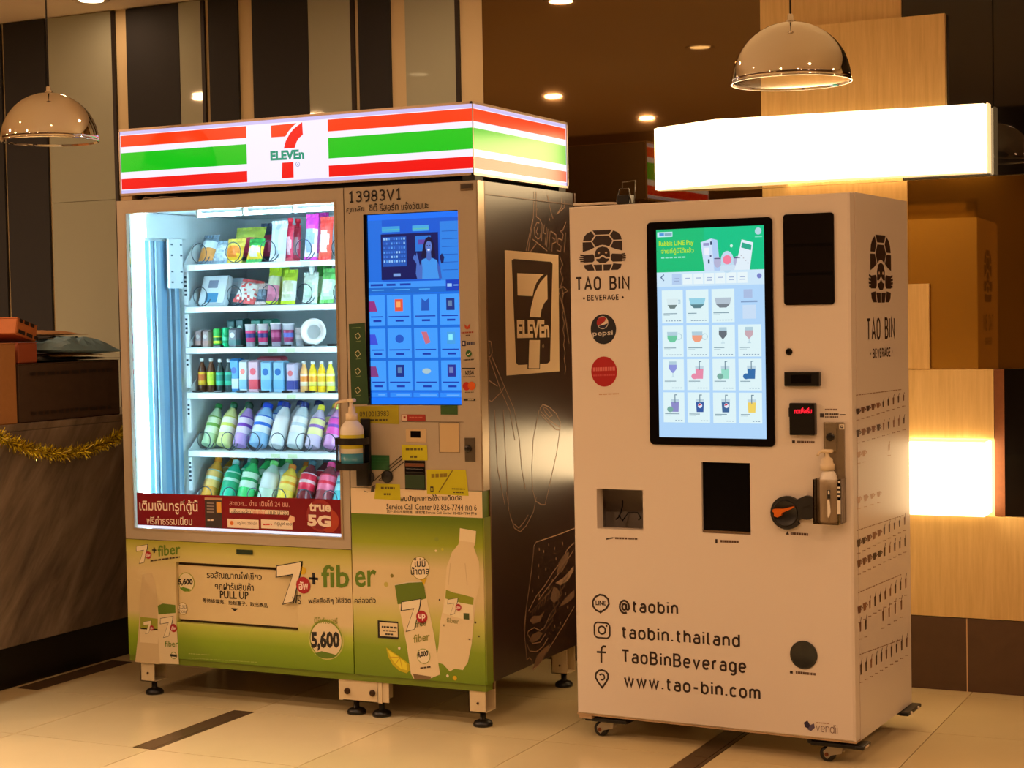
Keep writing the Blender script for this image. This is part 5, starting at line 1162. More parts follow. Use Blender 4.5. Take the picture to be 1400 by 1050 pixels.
for j, (v0, v1) in enumerate(rowsB):
    for i, (u0, u1) in enumerate(colsB):
        kd = kinds[j][i]; c_ = (u0 + u1) / 2; w_ = (u1 - u0); h_ = v1 - v0
        if kd is None:      # the code card stays blank
            rq(c_ - .05, v0 + .005, c_ + .03, v0 + .045, g(170, 190, 226), 3); rq(u0 + .03, v0 + .058, u1 - .03, v0 + .066, g(130, 160, 200), 3); rq(c_ - .06, v0 + .078, c_ + .06, v0 + .143, g(200, 222, 246), 3); continue
        rq(u0, v0, u1, v1, g(222, 244, 248), 2)
        li = g(*liq[j][i]); gl_ = g(176, 206, 220)
        if kd in ('cup', 'bowl'):
            s = .055 if kd == 'cup' else .078; y0_ = v0 + h_ * .26; hh = h_ * .30
            pr.polyM([q(c_ - s, y0_), q(c_ + s, y0_), q(c_ + s * .8, y0_ + hh * .7), q(c_ + s * .4, y0_ + hh), q(c_ - s * .4, y0_ + hh), q(c_ - s * .8, y0_ + hh * .7)], g(150, 210, 230) if i == 1 else (g(180, 196, 210) if i == 2 else g(216, 236, 240)), 3)
            pr.polyM([q(c_ - s * .85, y0_ + hh * .62), q(c_ + s * .85, y0_ + hh * .62), q(c_ + s * .4, y0_ + hh), q(c_ - s * .4, y0_ + hh)], li, 4)
            if i == 0: rq(c_ + s, y0_ + .005, c_ + s + .022, y0_ + hh * .5, gl_, 3); rq(c_ + s + .003, y0_ + .010, c_ + s + .015, y0_ + hh * .45, g(222, 244, 248), 4)
        elif kd == 'mug':
            y0_ = v0 + h_ * .20; pr.polyM([q(c_ - .055, y0_), q(c_ + .045, y0_), q(c_ + .04, y0_ + .035), q(c_ + .015, y0_ + .05), q(c_ - .025, y0_ + .05), q(c_ - .05, y0_ + .035)], gl_, 3)
            pr.polyM([q(c_ - .053, y0_ + .018), q(c_ + .043, y0_ + .018), q(c_ + .04, y0_ + .035), q(c_ + .015, y0_ + .05), q(c_ - .025, y0_ + .05), q(c_ - .05, y0_ + .035)], li, 4); pr.ring(898.3 + (1049 - 898.3) * (c_ + .055), 314.5 + 285.5 * (y0_ + .018), 4.5, 1, gl_, 3)
        elif kd == 'goblet':
            y0_ = v0 + h_ * .05 + .004; pr.polyM([q(c_ - .04, y0_), q(c_ + .03, y0_), q(c_ + .032, y0_ + .035), q(c_, y0_ + .055), q(c_ - .01, y0_ + .055), q(c_ - .042, y0_ + .035)], gl_, 3)
            pr.polyM([q(c_ - .042, y0_ + .016), q(c_ + .032, y0_ + .016), q(c_ + .032, y0_ + .035), q(c_, y0_ + .055), q(c_ - .01, y0_ + .055), q(c_ - .042, y0_ + .035)], li, 4); rq(c_ - .008, y0_ + .055, c_ - .002, y0_ + .073, gl_, 3); rq(c_ - .022, y0_ + .073, c_ + .012, y0_ + .076, gl_, 3)
        else:
            y0_ = v0 + h_ * .22; wdt = .042 if kd == 'tall' else .036
            pr.polyM([q(c_ - .028, y0_), q(c_ + .052, y0_), q(c_ + .044, y0_ + .062), q(c_ - .02, y0_ + .062)], g(190, 214, 226), 3); pr.polyM([q(c_ - .025, y0_ + .014), q(c_ + .049, y0_ + .014), q(c_ + .044, y0_ + .062), q(c_ - .02, y0_ + .062)], li, 4)
            rq(c_ + .008, v0 + .012, c_ + .016, y0_ + .02, g(100, 130, 150), 5); rq(c_ + .008, v0 + .010, c_ + .032, v0 + .014, g(100, 130, 150), 5)
            if kd == 'iced': pr.polyM([q(c_ - .035 + .03 * math.cos(k * .5), y0_ + .05 + .014 * math.sin(k * .5)) for k in range(13)], li if i in (1, 3) else g(120, 170, 160), 5)
            if kd == 'cola': pr.disc(898.3 + 150.7 * (c_ + .012), 314.5 + 285.5 * (y0_ + .026), 3.2, g(230, 236, 250), 5); pr.poly([(898.3 + 150.7 * (c_ + .012) + x, 314.5 + 285.5 * (y0_ + .026) + y) for x, y in ((-3, 0), (-1, -3), (2.4, -2), (0, 0))], g(214, 40, 80), 6)
        rq(u0 + .015, v0 + h_ * .70, u0 + .015 + w_ * random.Random(i + j * 5).uniform(.35, .7), v0 + h_ * .725, g(120, 150, 166), 3); rq(u0 + .015, v0 + h_ * .755, u0 + .015 + w_ * .3, v0 + h_ * .77, g(170, 196, 206), 3)
        n_ = [6, 6, 4, 3][j]
        for k in range(n_): rq(u1 - .02 - k * .026 - .016, v0 + h_ * .92, u1 - .02 - k * .026, v0 + h_ * .945, g(130, 156, 180), 3)
pr.build('screen_picture', sb)
# upper right smoked display, camera, readers
o = slabB('smoked_window', 1071.3, 293.5, 1141.6, 416, .006, .010, mirror_mat('smoked_black_glass', (.20, .18, .17), .06, (.010, .008, .007), .8))
fitB('display_divider', 1074, 333.5, 1139, 336.5, .0007, M_gb, o, .0002, -.006); fitB('display_divider', 1074, 373, 1139, 376, .0007, M_gb, o, .0002, -.006)
a, c = FB.to(1079, 481); b = MB(); b.lathe([(.0105, 0), (.0105, -.003), (.007, -.004), (0, -.004)], 20, (a, 0, c), 'y'); obj('camera_eye', b, M_gb, bd)
o = fitB('scanner', 1074.5, 508, 1122.5, 528, .018, mat('reader_black', (16, 15, 15), .3), bd, .003); fitB('scanner_window', 1084, 512, 1112, 524, .0006, M_gb, o, .0002, -.018)
o = fitB('card_reader', 1082, 550.5, 1117, 595, .022, mat('reader_black', (16, 15, 15), .3), bd, .003); fitB('reader_ear', 1080, 557, 1083, 570, .014, mat('reader_black', (16, 15, 15), .3), o, .002)
pr = Print(Plane('BF', -.022)); pr.text('กดเพื่อเริ่ม', 1086, 565.5, 1110, 565, 8, g(255, 30, 50, 1.6), 0, .03); pr.build('red_readout', o)
# coin dial: two merged lobes
pts = []
def px(u, v): return FB.to(u, v)
for t in range(40, 321, 14): a_, b_ = px(1077.5, 700.5); k = FB.to(1077.5, 690)[1] - FB.to(1077.5, 700)[1]; pts.append((a_ + 2.28 * k * math.cos(R(t)), b_ + 2.28 * k * math.sin(R(t))))
pts.append(px(1092, 712.5))
for t in range(-115, 106, 14): a_, b_ = px(1104.5, 693.5); k = FB.to(1077.5, 690)[1] - FB.to(1077.5, 700)[1]; pts.append((a_ + 1.62 * k * math.cos(R(t)), b_ + 1.62 * k * math.sin(R(t))))
pts.append(px(1092, 682))
b = MB(); b.prism(pts, 'y', -.016, .002); cd = obj('coin_dial', b, mat('dial_charcoal', (30, 29, 29), .45), bd)
a_, b_ = px(1076, 701); b = MB(); b.lathe([(.040, -.016), (.038, -.019), (.036, -.0175), (0, -.0175)], 32, (a_, 0, b_), 'y'); obj('dial_cup', b, mat('dial_black', (16, 15, 15), .35), cd)
b = MB(); b.prism([px(*p) for p in ((1059.5, 697), (1062, 694.5), (1068, 694.3), (1074, 694.6), (1089, 691), (1089.5, 692.8), (1078, 698), (1073.5, 700), (1072, 704), (1067, 706), (1062.5, 704.5), (1062.5, 700))], 'y', -.028, -.0172); lv = obj('turn_lever', b, mat('orange_lever', (214, 104, 14), .35), cd); lv['label'] = 'orange turning lever'
b = MB(); p0 = px(1098, 695.2); p1 = px(1111, 691.8); b.prism([p0, (p1[0], p1[1]), (p1[0], p1[1] + .005), (p0[0], p0[1] + .005)], 'y', -.0168, -.0155); obj('coin_slot', b, M_blackp, cd)
# round dark port near the floor
a_, b_ = px(1099, 895.3); b = MB(); b.lathe([(.0425, .002), (.0425, -.003), (.040, -.004), (.036, -.0025), (0, -.0022)], 36, (a_, 0, b_), 'y'); obj('round_port', b, mat('port_smoke', (44, 46, 44), .22), bd)
# left window niche with its mechanism
M_niche = mat('niche_steel', (120, 110, 90), .4, .5)
b = MB(); b.box(w0 - .004, w1 + .004, .15, .154, c0 - .004, c1 + .004); b.box(w0 - .004, w0, DT, .15, c0, c1); b.box(w1, w1 + .004, DT, .15, c0, c1); b.box(w0, w1, DT, .15, c0 - .004, c0); b.box(w0, w1, DT, .15, c1, c1 + .004); nb = obj('lid_niche', b, M_niche, vb)
b = MB(); b.box(w0, w1, .11, .13, c1 - .045, c1 - .030); b.box(w0, w1, .09, .095, c1 - .020, c1 - .012); obj('cross_bar', b, mat('niche_dark', (40, 34, 28), .5), nb)
for u in (838.5, 862): a_ = px(u, 673)[0]; b = MB(); b.rbox(a_ - .007, a_ + .007, .055, .085, c1 - .024, c1 - .001, .002); obj('guide_clip', b, mat('clip_ivory', (226, 206, 168), .4), nb)
def pn(u, v, y): r = Plane('BF', y).to(u, v); return (r[0], y, r[1])
b = MB(); b.tube([pn(851, 684, .12), pn(851, 692, .118), pn(849, 700, .115), pn(846, 707, .11), pn(842, 710, .11)], .0022, 6); b.tube([pn(846, 704, .10), pn(851, 712, .10), pn(859, 701, .105), pn(872, 701, .11), pn(876, 708, .11), pn(873, 711, .11)], .0022, 6); obj('wire', b, M_blackp, nb)
# centre outlet with dark glass door
b = MB(); b.box(d0 - .004, d1 + .004, .16, .164, e0 - .004, e1 + .004); b.box(d0 - .004, d0, DT, .16, e0, e1); b.box(d1, d1 + .004, DT, .16, e0, e1); b.box(d0, d1, DT, .16, e0 - .004, e0); b.box(d0, d1, DT, .16, e1, e1 + .004); ou = obj('cup_outlet', b, mat('outlet_black', (12, 12, 13), .4), vb)
b = MB(); b.box(d0 + .001, d1 - .001, .010, .014, e0 + .010, e1 - .001); obj('outlet_door', b, mirror_mat('outlet_glass', (.05, .05, .055), .05, (.006, .006, .007), .7), ou)
b = MB(); b.box(d0 + .001, d1 - .001, .004, .030, e0 + .0005, e0 + .008); obj('outlet_sill', b, mat('sill_steel', (130, 110, 90), .35, .7), ou)
# castor frames and castors
M_cast = mat('castor_black', (16, 15, 15), .4); M_zinc = mat('zinc', (176, 168, 152), .35, .8)
def castor(x, y, dirx=1):
    b = MB(); b.rbox(x - .075, x + .075, y - .03, y + .03, ZB0 - .024, ZB0 - .009, .005); b.rbox(x - .085, x - .068, y - .028, y + .028, ZB0 - .020, ZB0 - .002, .003); o = obj('castor_bracket', b, M_cast, vb)
    b = MB(); b.lathe([(.0, -.0115), (.019, -.0115), (.0235, -.007), (.0235, .007), (.019, .0115), (0, .0115)], 24, (x - .028, y, .0235), 'y'); obj('wheel', b, M_cast, o)
    b = MB()
    for s in (-1, 1): b.prism([(x - .036, .018), (x - .026, .010), (x - .014, .022), (x + .018, .030), (x + .022, .048), (x - .020, .052), (x - .038, .032)], 'y', y + s * .0135, y + s * .0155)
    b.box(x - .01, x + .022, y - .015, y + .015, .046, .050); obj('fork', b, M_zinc, o)
    b = MB(); b.lathe([(.006, -.018), (.006, .018)], 12, (x - .028, y, .0235), 'y'); obj('axle', b, mat('axle_rust', (120, 66, 40), .5, .6), o)
castor(-.83, .055); castor(-.075, .055); castor(-.83, DB - .05); castor(-.075, DB - .05)
b = MB(); b.rbox(-.006, .020, .01, .085, ZB0 - .020, ZB0 - .008, .003); obj('bumper', b, M_cast, vb); b = MB(); b.rbox(-.006, .026, DB - .13, DB + .02, ZB0 - .014, ZB0 - .002, .003); obj('bumper', b, M_cast, vb)
b = MB(); b.box(.0204, .0212, .028, .062, ZB0 - .017, ZB0 - .011); b.lathe([(.005, 0), (.005, .006), (0, .006)], 10, (.024, DB - .10, ZB0 - .008), 'x'); b.lathe([(.005, 0), (.005, .006), (0, .006)], 10, (.024, DB - .02, ZB0 - .008), 'x'); obj('bumper_label', b, mat('pale_label', (224, 208, 186), .4), vb)

# drinks menu print on the right side
pr = Print(Plane('BS', 0.0)); turtle(pr, box_map(SB, 1186, 319.5, 1221.5, 415)); pr.build('emblem', vb); pr = Print(Plane('BS', 0.0))
pr.stroke('TAO BIN', 1185.5, 464.3, 1222.5, 460.7, 27 / 1.4, 3.9, choc, 0, .5); pr.stroke('BEVERAGE', 1193.5, 489, 1217, 486.5, 11 / 1.4, 2.2, choc, 0, .5); pr.disc(1190.3, 483.5, 1.8, choc, 0, .8, 10); pr.disc(1219.5, 480.5, 1.8, choc, 0, .8, 10)
pr.build('lettering', vb); pr = Print(Plane('BS', 0.0))
rr = random.Random(11); br_ = [ink(70, 44, 34), ink(110, 70, 50), ink(140, 96, 70), ink(60, 36, 30)]; fade = ink(196, 160, 130)
def glassicon(u, v, h, m, tall):
    a_, b_ = SB.to(u, v); k = pr.sc(u, v); hw = (.018 if not tall else .013); hh = h * k
    if tall: pr.polyM([(a_ - hw * .6, b_ + hh * .45), (a_ + hw * .7, b_ + hh * .5), (a_ + hw * .5, b_ - hh * .5), (a_ - hw * .4, b_ - hh * .5)], m, 0); pr.lineM([(a_, b_ + hh * .4), (a_ + hw * .9, b_ + hh * .95)], .004, m, 0)
    else: pr.polyM([(a_ - hw, b_ + hh * .5), (a_ + hw, b_ + hh * .5), (a_ + hw * .6, b_ - hh * .4), (a_ - hw * .6, b_ - hh * .4)], m, 0); pr.lineM([(a_ + hw, b_ + hh * .3), (a_ + hw * 1.6, b_ + hh * .1), (a_ + hw * .9, b_ - hh * .1)], .004, m, 0)
def menu(u0, v0, u1, v1, n, h, m=None, tall0=5, sk=()):
    for i in range(n):
        if i in sk: continue
        t = i / max(1, n - 1); u, v = u0 + (u1 - u0) * t, v0 + (v1 - v0) * t
        glassicon(u, v, h * rr.uniform(.85, 1.1), m or rr.choice(br_), i >= tall0); pr.scribble(u - 2, v + h * 1.35, u + 2.2, v + h * 1.35 - .6, 1.1, m or ink(150, 112, 86), 2, 0)
pr.scribble(1170, 541, 1232, 533, 1.2, ink(150, 112, 86), 16, 0)
menu(1172.5, 563, 1235, 544, 10, 9); menu(1173, 593, 1235.5, 575, 10, 10); menu(1174, 622, 1236, 606, 10, 9, fade, 5, (2, 3, 4, 5, 7, 8, 9)); menu(1174, 684, 1201, 676, 4, 9, fade)
pr.scribble(1171, 726, 1235, 705, 1.2, ink(150, 112, 86), 16, 0); menu(1174, 743, 1236.5, 712, 10, 10.5); menu(1174.5, 771, 1237, 741, 10, 11)
pr.scribble(1173, 811, 1232, 786, 1.2, ink(150, 112, 86), 15, 0); menu(1175, 834, 1238, 797, 10, 13, None, 2); menu(1207, 842, 1232, 827, 4, 13, None, 0); menu(1176, 857, 1183.5, 854, 2, 13, None, 0)
pr.scribble(1174, 896, 1234, 874, 1.2, ink(150, 112, 86), 15, 0); menu(1177, 915, 1239.5, 878, 10, 14, None, 0)
tag(pr.build('menu_print', vb), kind='stuff')

# hand gel dispenser box on the white machine
a0, c1 = FB.to(1126.5, 577); a1, c0 = FB.to(1156.5, 713)
gd = empty('gel_dispenser', B_ORG, B_YAW, 'clear hand gel holder with a small lock on the right edge of the white machine', 'dispenser')
M_brush = mat('smoked_plate', (140, 126, 104), .3, .3)
b = MB(); b.rbox(a0, a1, -.007, -.0005, c0, c1, .002); bp = obj('back_plate', b, M_brush, gd)
x_, z_ = FB.to(1137.5, 597); b = MB(); b.rbox(x_ - .018, x_ + .018, -.014, -.0065, z_ - .043, z_ + .043, .003); o = obj('lock_plate', b, mat('lock_steel_pale', (176, 164, 140), .28, .8), gd)
b = MB(); b.lathe([(.012, -.014), (.012, -.019), (.009, -.020), (0, -.020)], 20, (x_, 0, z_), 'y'); obj('lock_barrel', b, mat('lock_barrel', (60, 58, 56), .3, .9), o)
pr = Print(Plane('BF', -.007)); pr.rect(1147.5, 580, 1154.5, 587, ink(226, 214, 194), 0); pr.rect(1149.2, 581.5, 1152.8, 585.5, ink(60, 50, 44), 1); pr.rect(1150.2, 583, 1151.8, 584, ink(226, 214, 194), 2); pr.build('lock_symbol', bp)
xa, zt = FB.to(1122.5, 652); xb, zb = FB.to(1157.5, 714)
b = MB(); t = .003; y0, y1 = -.075, -.001
b.box(xa, xb, y0, y0 + t, zb, zt); b.box(xa, xa + t, y0 + t, y1, zb, zt); b.box(xb - t, xb, y0 + t, y1, zb, zt); b.box(xa + t, xb - t, y0 + t, y1, zb, zb + t)
obj('clear_cup', b, glass_mat('smoky_clear_acrylic', (.90, .86, .80), 1.45, .02), gd)
pr = Print(Plane('BF', y0)); w_ = ink(232, 224, 210)
pr.rect(1131, 670, 1135.5, 682, ink(40, 36, 34), 0); pr.rect(1132, 671, 1134.3, 676, w_, 1); pr.poly([(1131, 684), (1134, 683), (1136, 700), (1133, 708), (1131.5, 706)], w_, 0)
pr.disc(1147.5, 659, 1.8, w_, 0, 1, 10); pr.rect(1144, 664, 1150, 681, ink(40, 36, 34), 0); pr.rect(1145, 665.5, 1149, 668, w_, 1); pr.rect(1145, 671, 1149, 674, w_, 1); pr.rect(1145, 677, 1149, 679, w_, 1); pr.rect(1144.5, 684, 1149.5, 703, w_, 0)
pr.build('cup_print', gd)
rebase(gd, ((xa + xb) / 2, -.03, zb))
xm = (xa + xb) / 2 - .002; zb_ = zb + .0035
gb = empty('gel_bottle', B_ORG, B_YAW, 'small white pump bottle of hand gel inside the clear holder', 'bottle')
b = MB(); b.lathe([(.024, zb_), (.026, zb_ + .003), (.026, zb_ + .125), (.020, zb_ + .145), (.013, zb_ + .152), (.013, zb_ + .158)], 20, (xm, -.038, 0)); obj('bottle_body', b, mat('gel_bottle_white', (236, 230, 218), .3), gb)
b = MB(); b.lathe([(.021, zb_ + .152), (.021, zb_ + .170), (.018, zb_ + .172), (.016, zb_ + .186), (.008, zb_ + .190), (.006, zb_ + .205)], 20, (xm - .004, -.038, 0)); obj('pump_collar', b, mat('pump_ivory', (226, 208, 176), .4), gb)
b = MB(); b.rbox(xm - .022, xm + .014, -.048, -.030, zb_ + .203, zb_ + .213, .004); b.tube([(xm - .018, -.039, zb_ + .207), (xm - .024, -.050, zb_ + .204), (xm - .026, -.058, zb_ + .196)], .004, 8); obj('pump_head', b, mat('pump_ivory', (226, 208, 176), .4), gb)
rebase(gb, (xm, -.038, zb_))
rebase(vb, (-WB / 2, DB / 2, 0))

# bits on top of the white machine
tb = empty('wire_stand', B_ORG, B_YAW, 'small dark wire stand with a black plug on top of the white machine', 'stand')
b = MB(); b.tube([(-.775, .05, ZB1 + .002), (-.765, .06, ZB1 + .050), (-.735, .06, ZB1 + .050), (-.722, .05, ZB1 + .002)], .0022, 6); b.tube([(-.757, .06, ZB1 + .050), (-.757, .062, ZB1 + .070), (-.712, .062, ZB1 + .074), (-.712, .05, ZB1 + .003)], .0018, 6); obj('bent_wire', b, mat('dark_wire', (90, 84, 76), .25, .9), tb)
b = MB(); b.rbox(-.772, -.728, .045, .095, ZB1 + .0005, ZB1 + .030, .005); obj('plug_block', b, M_blackp, tb)
rebase(tb, (-.75, .06, ZB1))
b = MB(); b.tube([(-.905, .012, ZB1 + .005), (-.87, .016, ZB1 + .004), (-.80, .020, ZB1 + .0045), (-.775, .030, ZB1 + .004), (-.76, .20, ZB1 + .004)], .0038, 8)
o = obj('power_cable', b, mat('white_cable', (226, 212, 196), .4)); o.location = B_ORG; o.rotation_euler = (0, 0, B_YAW); tag(o, 'white cable lying along the top edge of the white machine', 'cable')

# ================================================================== HAND SANITISER ON THE LARGE MACHINE
hd = empty('bottle_holder', (0, 0, 0), 0, 'black wire bottle holder stuck on the front of the large silver machine', 'holder')
hx, hz0 = on_y(484, 640, -.05).x, on_y(484, 640, -.05).z
M_hb = mat('holder_black', (16, 15, 16), .38)
hy = -.058
def ringb(z, h=.022):
    b = MB(); n = 28; ro, ri = .060, .052
    for r_, s in ((ro, 1), (ri, -1)):
        for i in range(n):
            t0, t1 = 2 * math.pi * i / n, 2 * math.pi * (i + 1) / n
            b.face([(hx + r_ * math.cos(t), hy + r_ * .82 * math.sin(t), zz_) for t, zz_ in ((t0, z), (t1, z), (t1, z + h), (t0, z + h))])
    for zz_ in (z, z + h):
        for i in range(n):
            t0, t1 = 2 * math.pi * i / n, 2 * math.pi * (i + 1) / n
            b.face([(hx + r_ * math.cos(t), hy + r_ * .82 * math.sin(t), zz_) for r_, t in ((ro, t0), (ro, t1), (ri, t1), (ri, t0))])
    return b
zr1 = on_y(484, 609, hy - .05).z; zr0 = on_y(484, 642, hy - .05).z
obj('upper_ring', ringb(zr1), M_hb, hd); b = ringb(zr0 - .004); b.lathe([(.058, zr0 - .004), (.058, zr0)], 28, (hx, hy, 0)); b.v[-56:] = [(hx + (x - hx), hy + (y - hy) * .82, z) for x, y, z in b.v[-56:]]; obj('lower_ring', b, M_hb, hd)
b = MB()
for t in (-160, -128, -20): b.tube([(hx + .056 * math.cos(R(t)), hy + .046 * math.sin(R(t)), zr0 + .01), (hx + .056 * math.cos(R(t)), hy + .046 * math.sin(R(t)), zr1 + .01)], .0022, 6)
obj('upright_wire', b, M_hb, hd)
b = MB(); zc1 = on_y(497, 572, 0).z; zc0 = on_y(494, 664, 0).z; b.rbox(hx + .004, hx + .040, -.012, -.0008, zc0 + .03, zc1, .003); b.rbox(hx - .006, hx + .040, -.030, -.0008, zc0, zr0 - .005, .005); obj('mounting_plate', b, M_hb, hd)
b = MB(); a_, b_ = FA.to(502, 653); b.rbox(hx + .036, a_, -.014, -.004, b_ - .006, b_ + .006, .002); obj('side_arm', b, M_hb, hd)
rebase(hd, (hx, hy, zr0))
bz = zr0 + .0006
sbm = empty('sanitiser_bottle', (hx, hy, bz), 0, 'white pump bottle of blue and yellow hand sanitiser in the black holder', 'bottle')
M_sb = mat('bottle_white_plastic', (230, 226, 218), .3); M_liq = mat('blue_gel', (60, 140, 170), .2)
rs = lambda r, z: (r, z)
ht = on_y(484, 570, hy).z - bz - .01
b = MB(); b.lathe([(.036, 0), (.039, .004), (.0395, .05)], 24, (0, 0, 0)); obj('gel_fill', b, M_liq, sbm)
b = MB(); b.lathe([(.0395, .05), (.0395, .125), (.036, .140), (.022, .156), (.017, .160), (.017, .166)], 24); obj('bottle_body', b, M_sb, sbm)
b = MB(); b.lathe([(.0400, .066), (.0400, .112)], 24); b.v = [(x, y, z) for x, y, z in b.v]; obj('yellow_label', b, mat('yellow_label', (206, 196, 40), .4), sbm)
b = MB(); b.lathe([(.020, .160), (.020, .182), (.012, .184), (.010, .205), (.006, .206), (.006, .222)], 20); obj('pump_collar', b, mat('pump_cream', (230, 214, 184), .4), sbm)
b = MB(); b.rbox(-.012, .014, -.011, .011, .220, .232, .004); b.tube([(-.008, 0, .226), (-.040, -.008, .222), (-.052, -.011, .217), (-.056, -.012, .200)], [.006, .005, .0045, .004], 8); obj('pump_head', b, mat('pump_cream', (230, 214, 184), .4), sbm)
# cable-hung black discs beside the holder
cs = empty('strap_hook', (0, 0, 0), 0, 'two black round pads tied with thin black cords beside the bottle holder', 'hook')
c0_ = FA.to(505, 652.5); c1_ = FA.to(530, 651.5)
for c in (c0_, c1_): b = MB(); b.lathe([(.021, -.0008), (.0215, -.006), (.018, -.009), (0, -.010)], 24, (c[0], 0, c[1]), 'y'); obj('pad', b, mat('pad_black', (15, 14, 14), .5), cs)
b = MB()
for p0, p1 in (((531, 639), (550, 623)), ((533, 642), (551, 627)), ((535, 646), (552, 632))):
    u, w = FA.to(*p0), FA.to(*p1); b.tube([(u[0], -.004, u[1]), ((u[0] + w[0]) / 2, -.005, (u[1] + w[1]) / 2), (w[0], -.002, w[1])], .0014, 6)
u = [FA.to(*p) for p in ((513, 657), (518, 652), (523, 648), (524, 652), (519, 656), (523, 657))]; b.tube([(x, -.006, z) for x, z in u], .0013, 6)
obj('cord', b, mat('cord_black', (14, 13, 13), .5), cs)
rebase(cs, (c0_[0], -.002, c0_[1] - .03))

# ================================================================== PRODUCTS BEHIND THE GLASS
def mpp(Y): return (Vector((-1.0, Y, 1.2)) - CAM).dot(FW) / FPX
def pm(r, g, b, rough=.35): return mat('pack_%d_%d_%d' % (r, g, b), (r, g, b), rough)
def bottle(X, Y, z, h, w, body, cap, lab, label, group=None, lean=20, acc=None, shape='round', clear=False):
    e = empty('drink_bottle', (X, Y, z + .0015), 0, label, 'bottle', group)
    r = w / 2; e.rotation_euler = (R(-lean), 0, 0); dz = r * math.sin(R(lean)) if lean else 0; e.location.z += dz
    bm_ = pm(*body, .12) if clear else pm(*body, .25)
    pr_ = [(r * .86, 0), (r, h * .03), (r * .97, h * .2), (r, h * .3), (r, h * .62), (r * .9, h * .70), (r * .55, h * .82), (r * .40, h * .87), (r * .40, h * .90)]
    if shape == 'wide': pr_ = [(r * .9, 0), (r, h * .04), (r, h * .5), (r * .95, h * .66), (r * .7, h * .8), (r * .48, h * .86), (r * .48, h * .90)]
    b = MB(); b.lathe(pr_, 14); obj('bottle_body', b, bm_, e)
    b = MB(); rc = r * .48 if shape != 'wide' else r * .56; b.lathe([(rc, h * .885), (rc, h * .985), (rc * .9, h), (0, h)], 14); obj('cap', b, pm(*cap), e)
    b = MB(); z0, z1 = h * .26, h * .66
    if acc:
        b.lathe([(r * 1.02, z0), (r * 1.02, z0 + (z1 - z0) * .40), (r * 1.02, z0 + (z1 - z0) * .58), (r * 1.02, z0 + (z1 - z0) * .92), (r * .99, z1)], 14, mats=[pm(*lab), pm(*acc), pm(*lab), pm(*acc)])
    else: b.lathe([(r * 1.02, z0), (r * 1.02, z0 + (z1 - z0) * .8), (r * .99, z1)], 14)
    obj('bottle_label', b, pm(*lab), e); return e
def can(X, Y, z, h, w, body, lab, label, group=None, cap=None, glassy=False, cat='can', name='drink_can'):
    e = empty(name, (X, Y, z + .0008), 0, label, cat, group); r = w / 2
    b = MB()
    if glassy: b.lathe([(r * .92, 0), (r, h * .03), (r, h * .60), (r * .85, h * .70), (r * .45, h * .84), (r * .42, h * .92)], 14)
    else: b.lathe([(r * .86, 0), (r, h * .05), (r, h * .93), (r * .88, h * .97), (r * .85, h), (r * .8, h * .98), (0, h * .98)], 14)
    obj('can_body' if not glassy else 'bottle_body', b, pm(*body, .2), e)
    b = MB(); b.lathe([(r * 1.015, h * .20), (r * 1.015, h * .34), (r * 1.015, h * .52), (r * 1.015, h * .60)], 14, mats=[pm(*lab[0]), pm(*lab[1]), pm(*lab[0])]); obj('printed_band', b, None, e)
    if cap: b = MB(); b.lathe([(r * .46, h * .90), (r * .46, h), (0, h)], 12); obj('cap', b, pm(*cap), e)
    return e
def pouch(X, Y, z, h, w, cols, label, group=None, lean=14, t=.035, name='snack_bag', cat='snack', spout=None, tilt=0, pattern='blob', seed=1):
    """pillow bag with sealed ends; cols = (main, accent, band)"""
    e = empty(name, (X, Y, z + .004 + w / 2 * math.sin(abs(R(tilt)))), 0, label, cat, group); e.rotation_euler = (R(-lean), R(tilt), 0)
    rd = random.Random(seed); nx, ny = 8, 10; b = MB(); M = [pm(*c) for c in cols]
    jit = {(i, j): rd.uniform(.8, 1.15) for i in range(nx + 1) for j in range(ny + 1)}
    def P(i, j, s):
        u, v = i / nx * 2 - 1, j / ny
        th = t * .5 * (1 - abs(u) ** 3) * min(1, v * 5, (1 - v) * 5) * jit[i, j]
        pin = 1 - .06 * math.sin(math.pi * v)
        return (u * w / 2 * pin, s * th, .012 + v * (h - .024))
    for s in (-1, 1):
        for i in range(nx):
            for j in range(ny):
                u, v = (i + .5) / nx * 2 - 1, (j + .5) / ny
                if pattern == 'blob': k = 1 if (u * u + ((v - .42) * 2.2) ** 2 < .5) else (2 if v > .74 else 0)
                elif pattern == 'stripe': k = 1 if abs(u) < .35 else (2 if v > .8 or v < .15 else 0)
                elif pattern == 'half': k = 1 if v < .5 else (2 if v > .8 else 0)
                else: k = rd.choice((0, 0, 1, 2))
                b.use(M[k]); b.face([P(a, c, s) for a, c in ((i, j), (i + 1, j), (i + 1, j + 1), (i, j + 1))], True)
    obj('bag', b, None, e)
    b = MB()
    for z0_ in (0, h - .012):
        pts = [(-w / 2 + w * k / 10, (.0015 if k % 2 else -.0015)) for k in range(11)]
        for k in range(10): b.face([(pts[k][0], pts[k][1], z0_), (pts[k + 1][0], pts[k + 1][1], z0_), (pts[k + 1][0], pts[k + 1][1], z0_ + .0125), (pts[k][0], pts[k][1], z0_ + .0125)])
    obj('crimped_seal', b, M[2], e)
    if spout: b = MB(); b.lathe([(.007, h - .005), (.007, h + .008), (.0105, h + .009), (.0105, h + .024), (0, h + .025)], 12); obj('cap', b, pm(*spout), e)
    return e
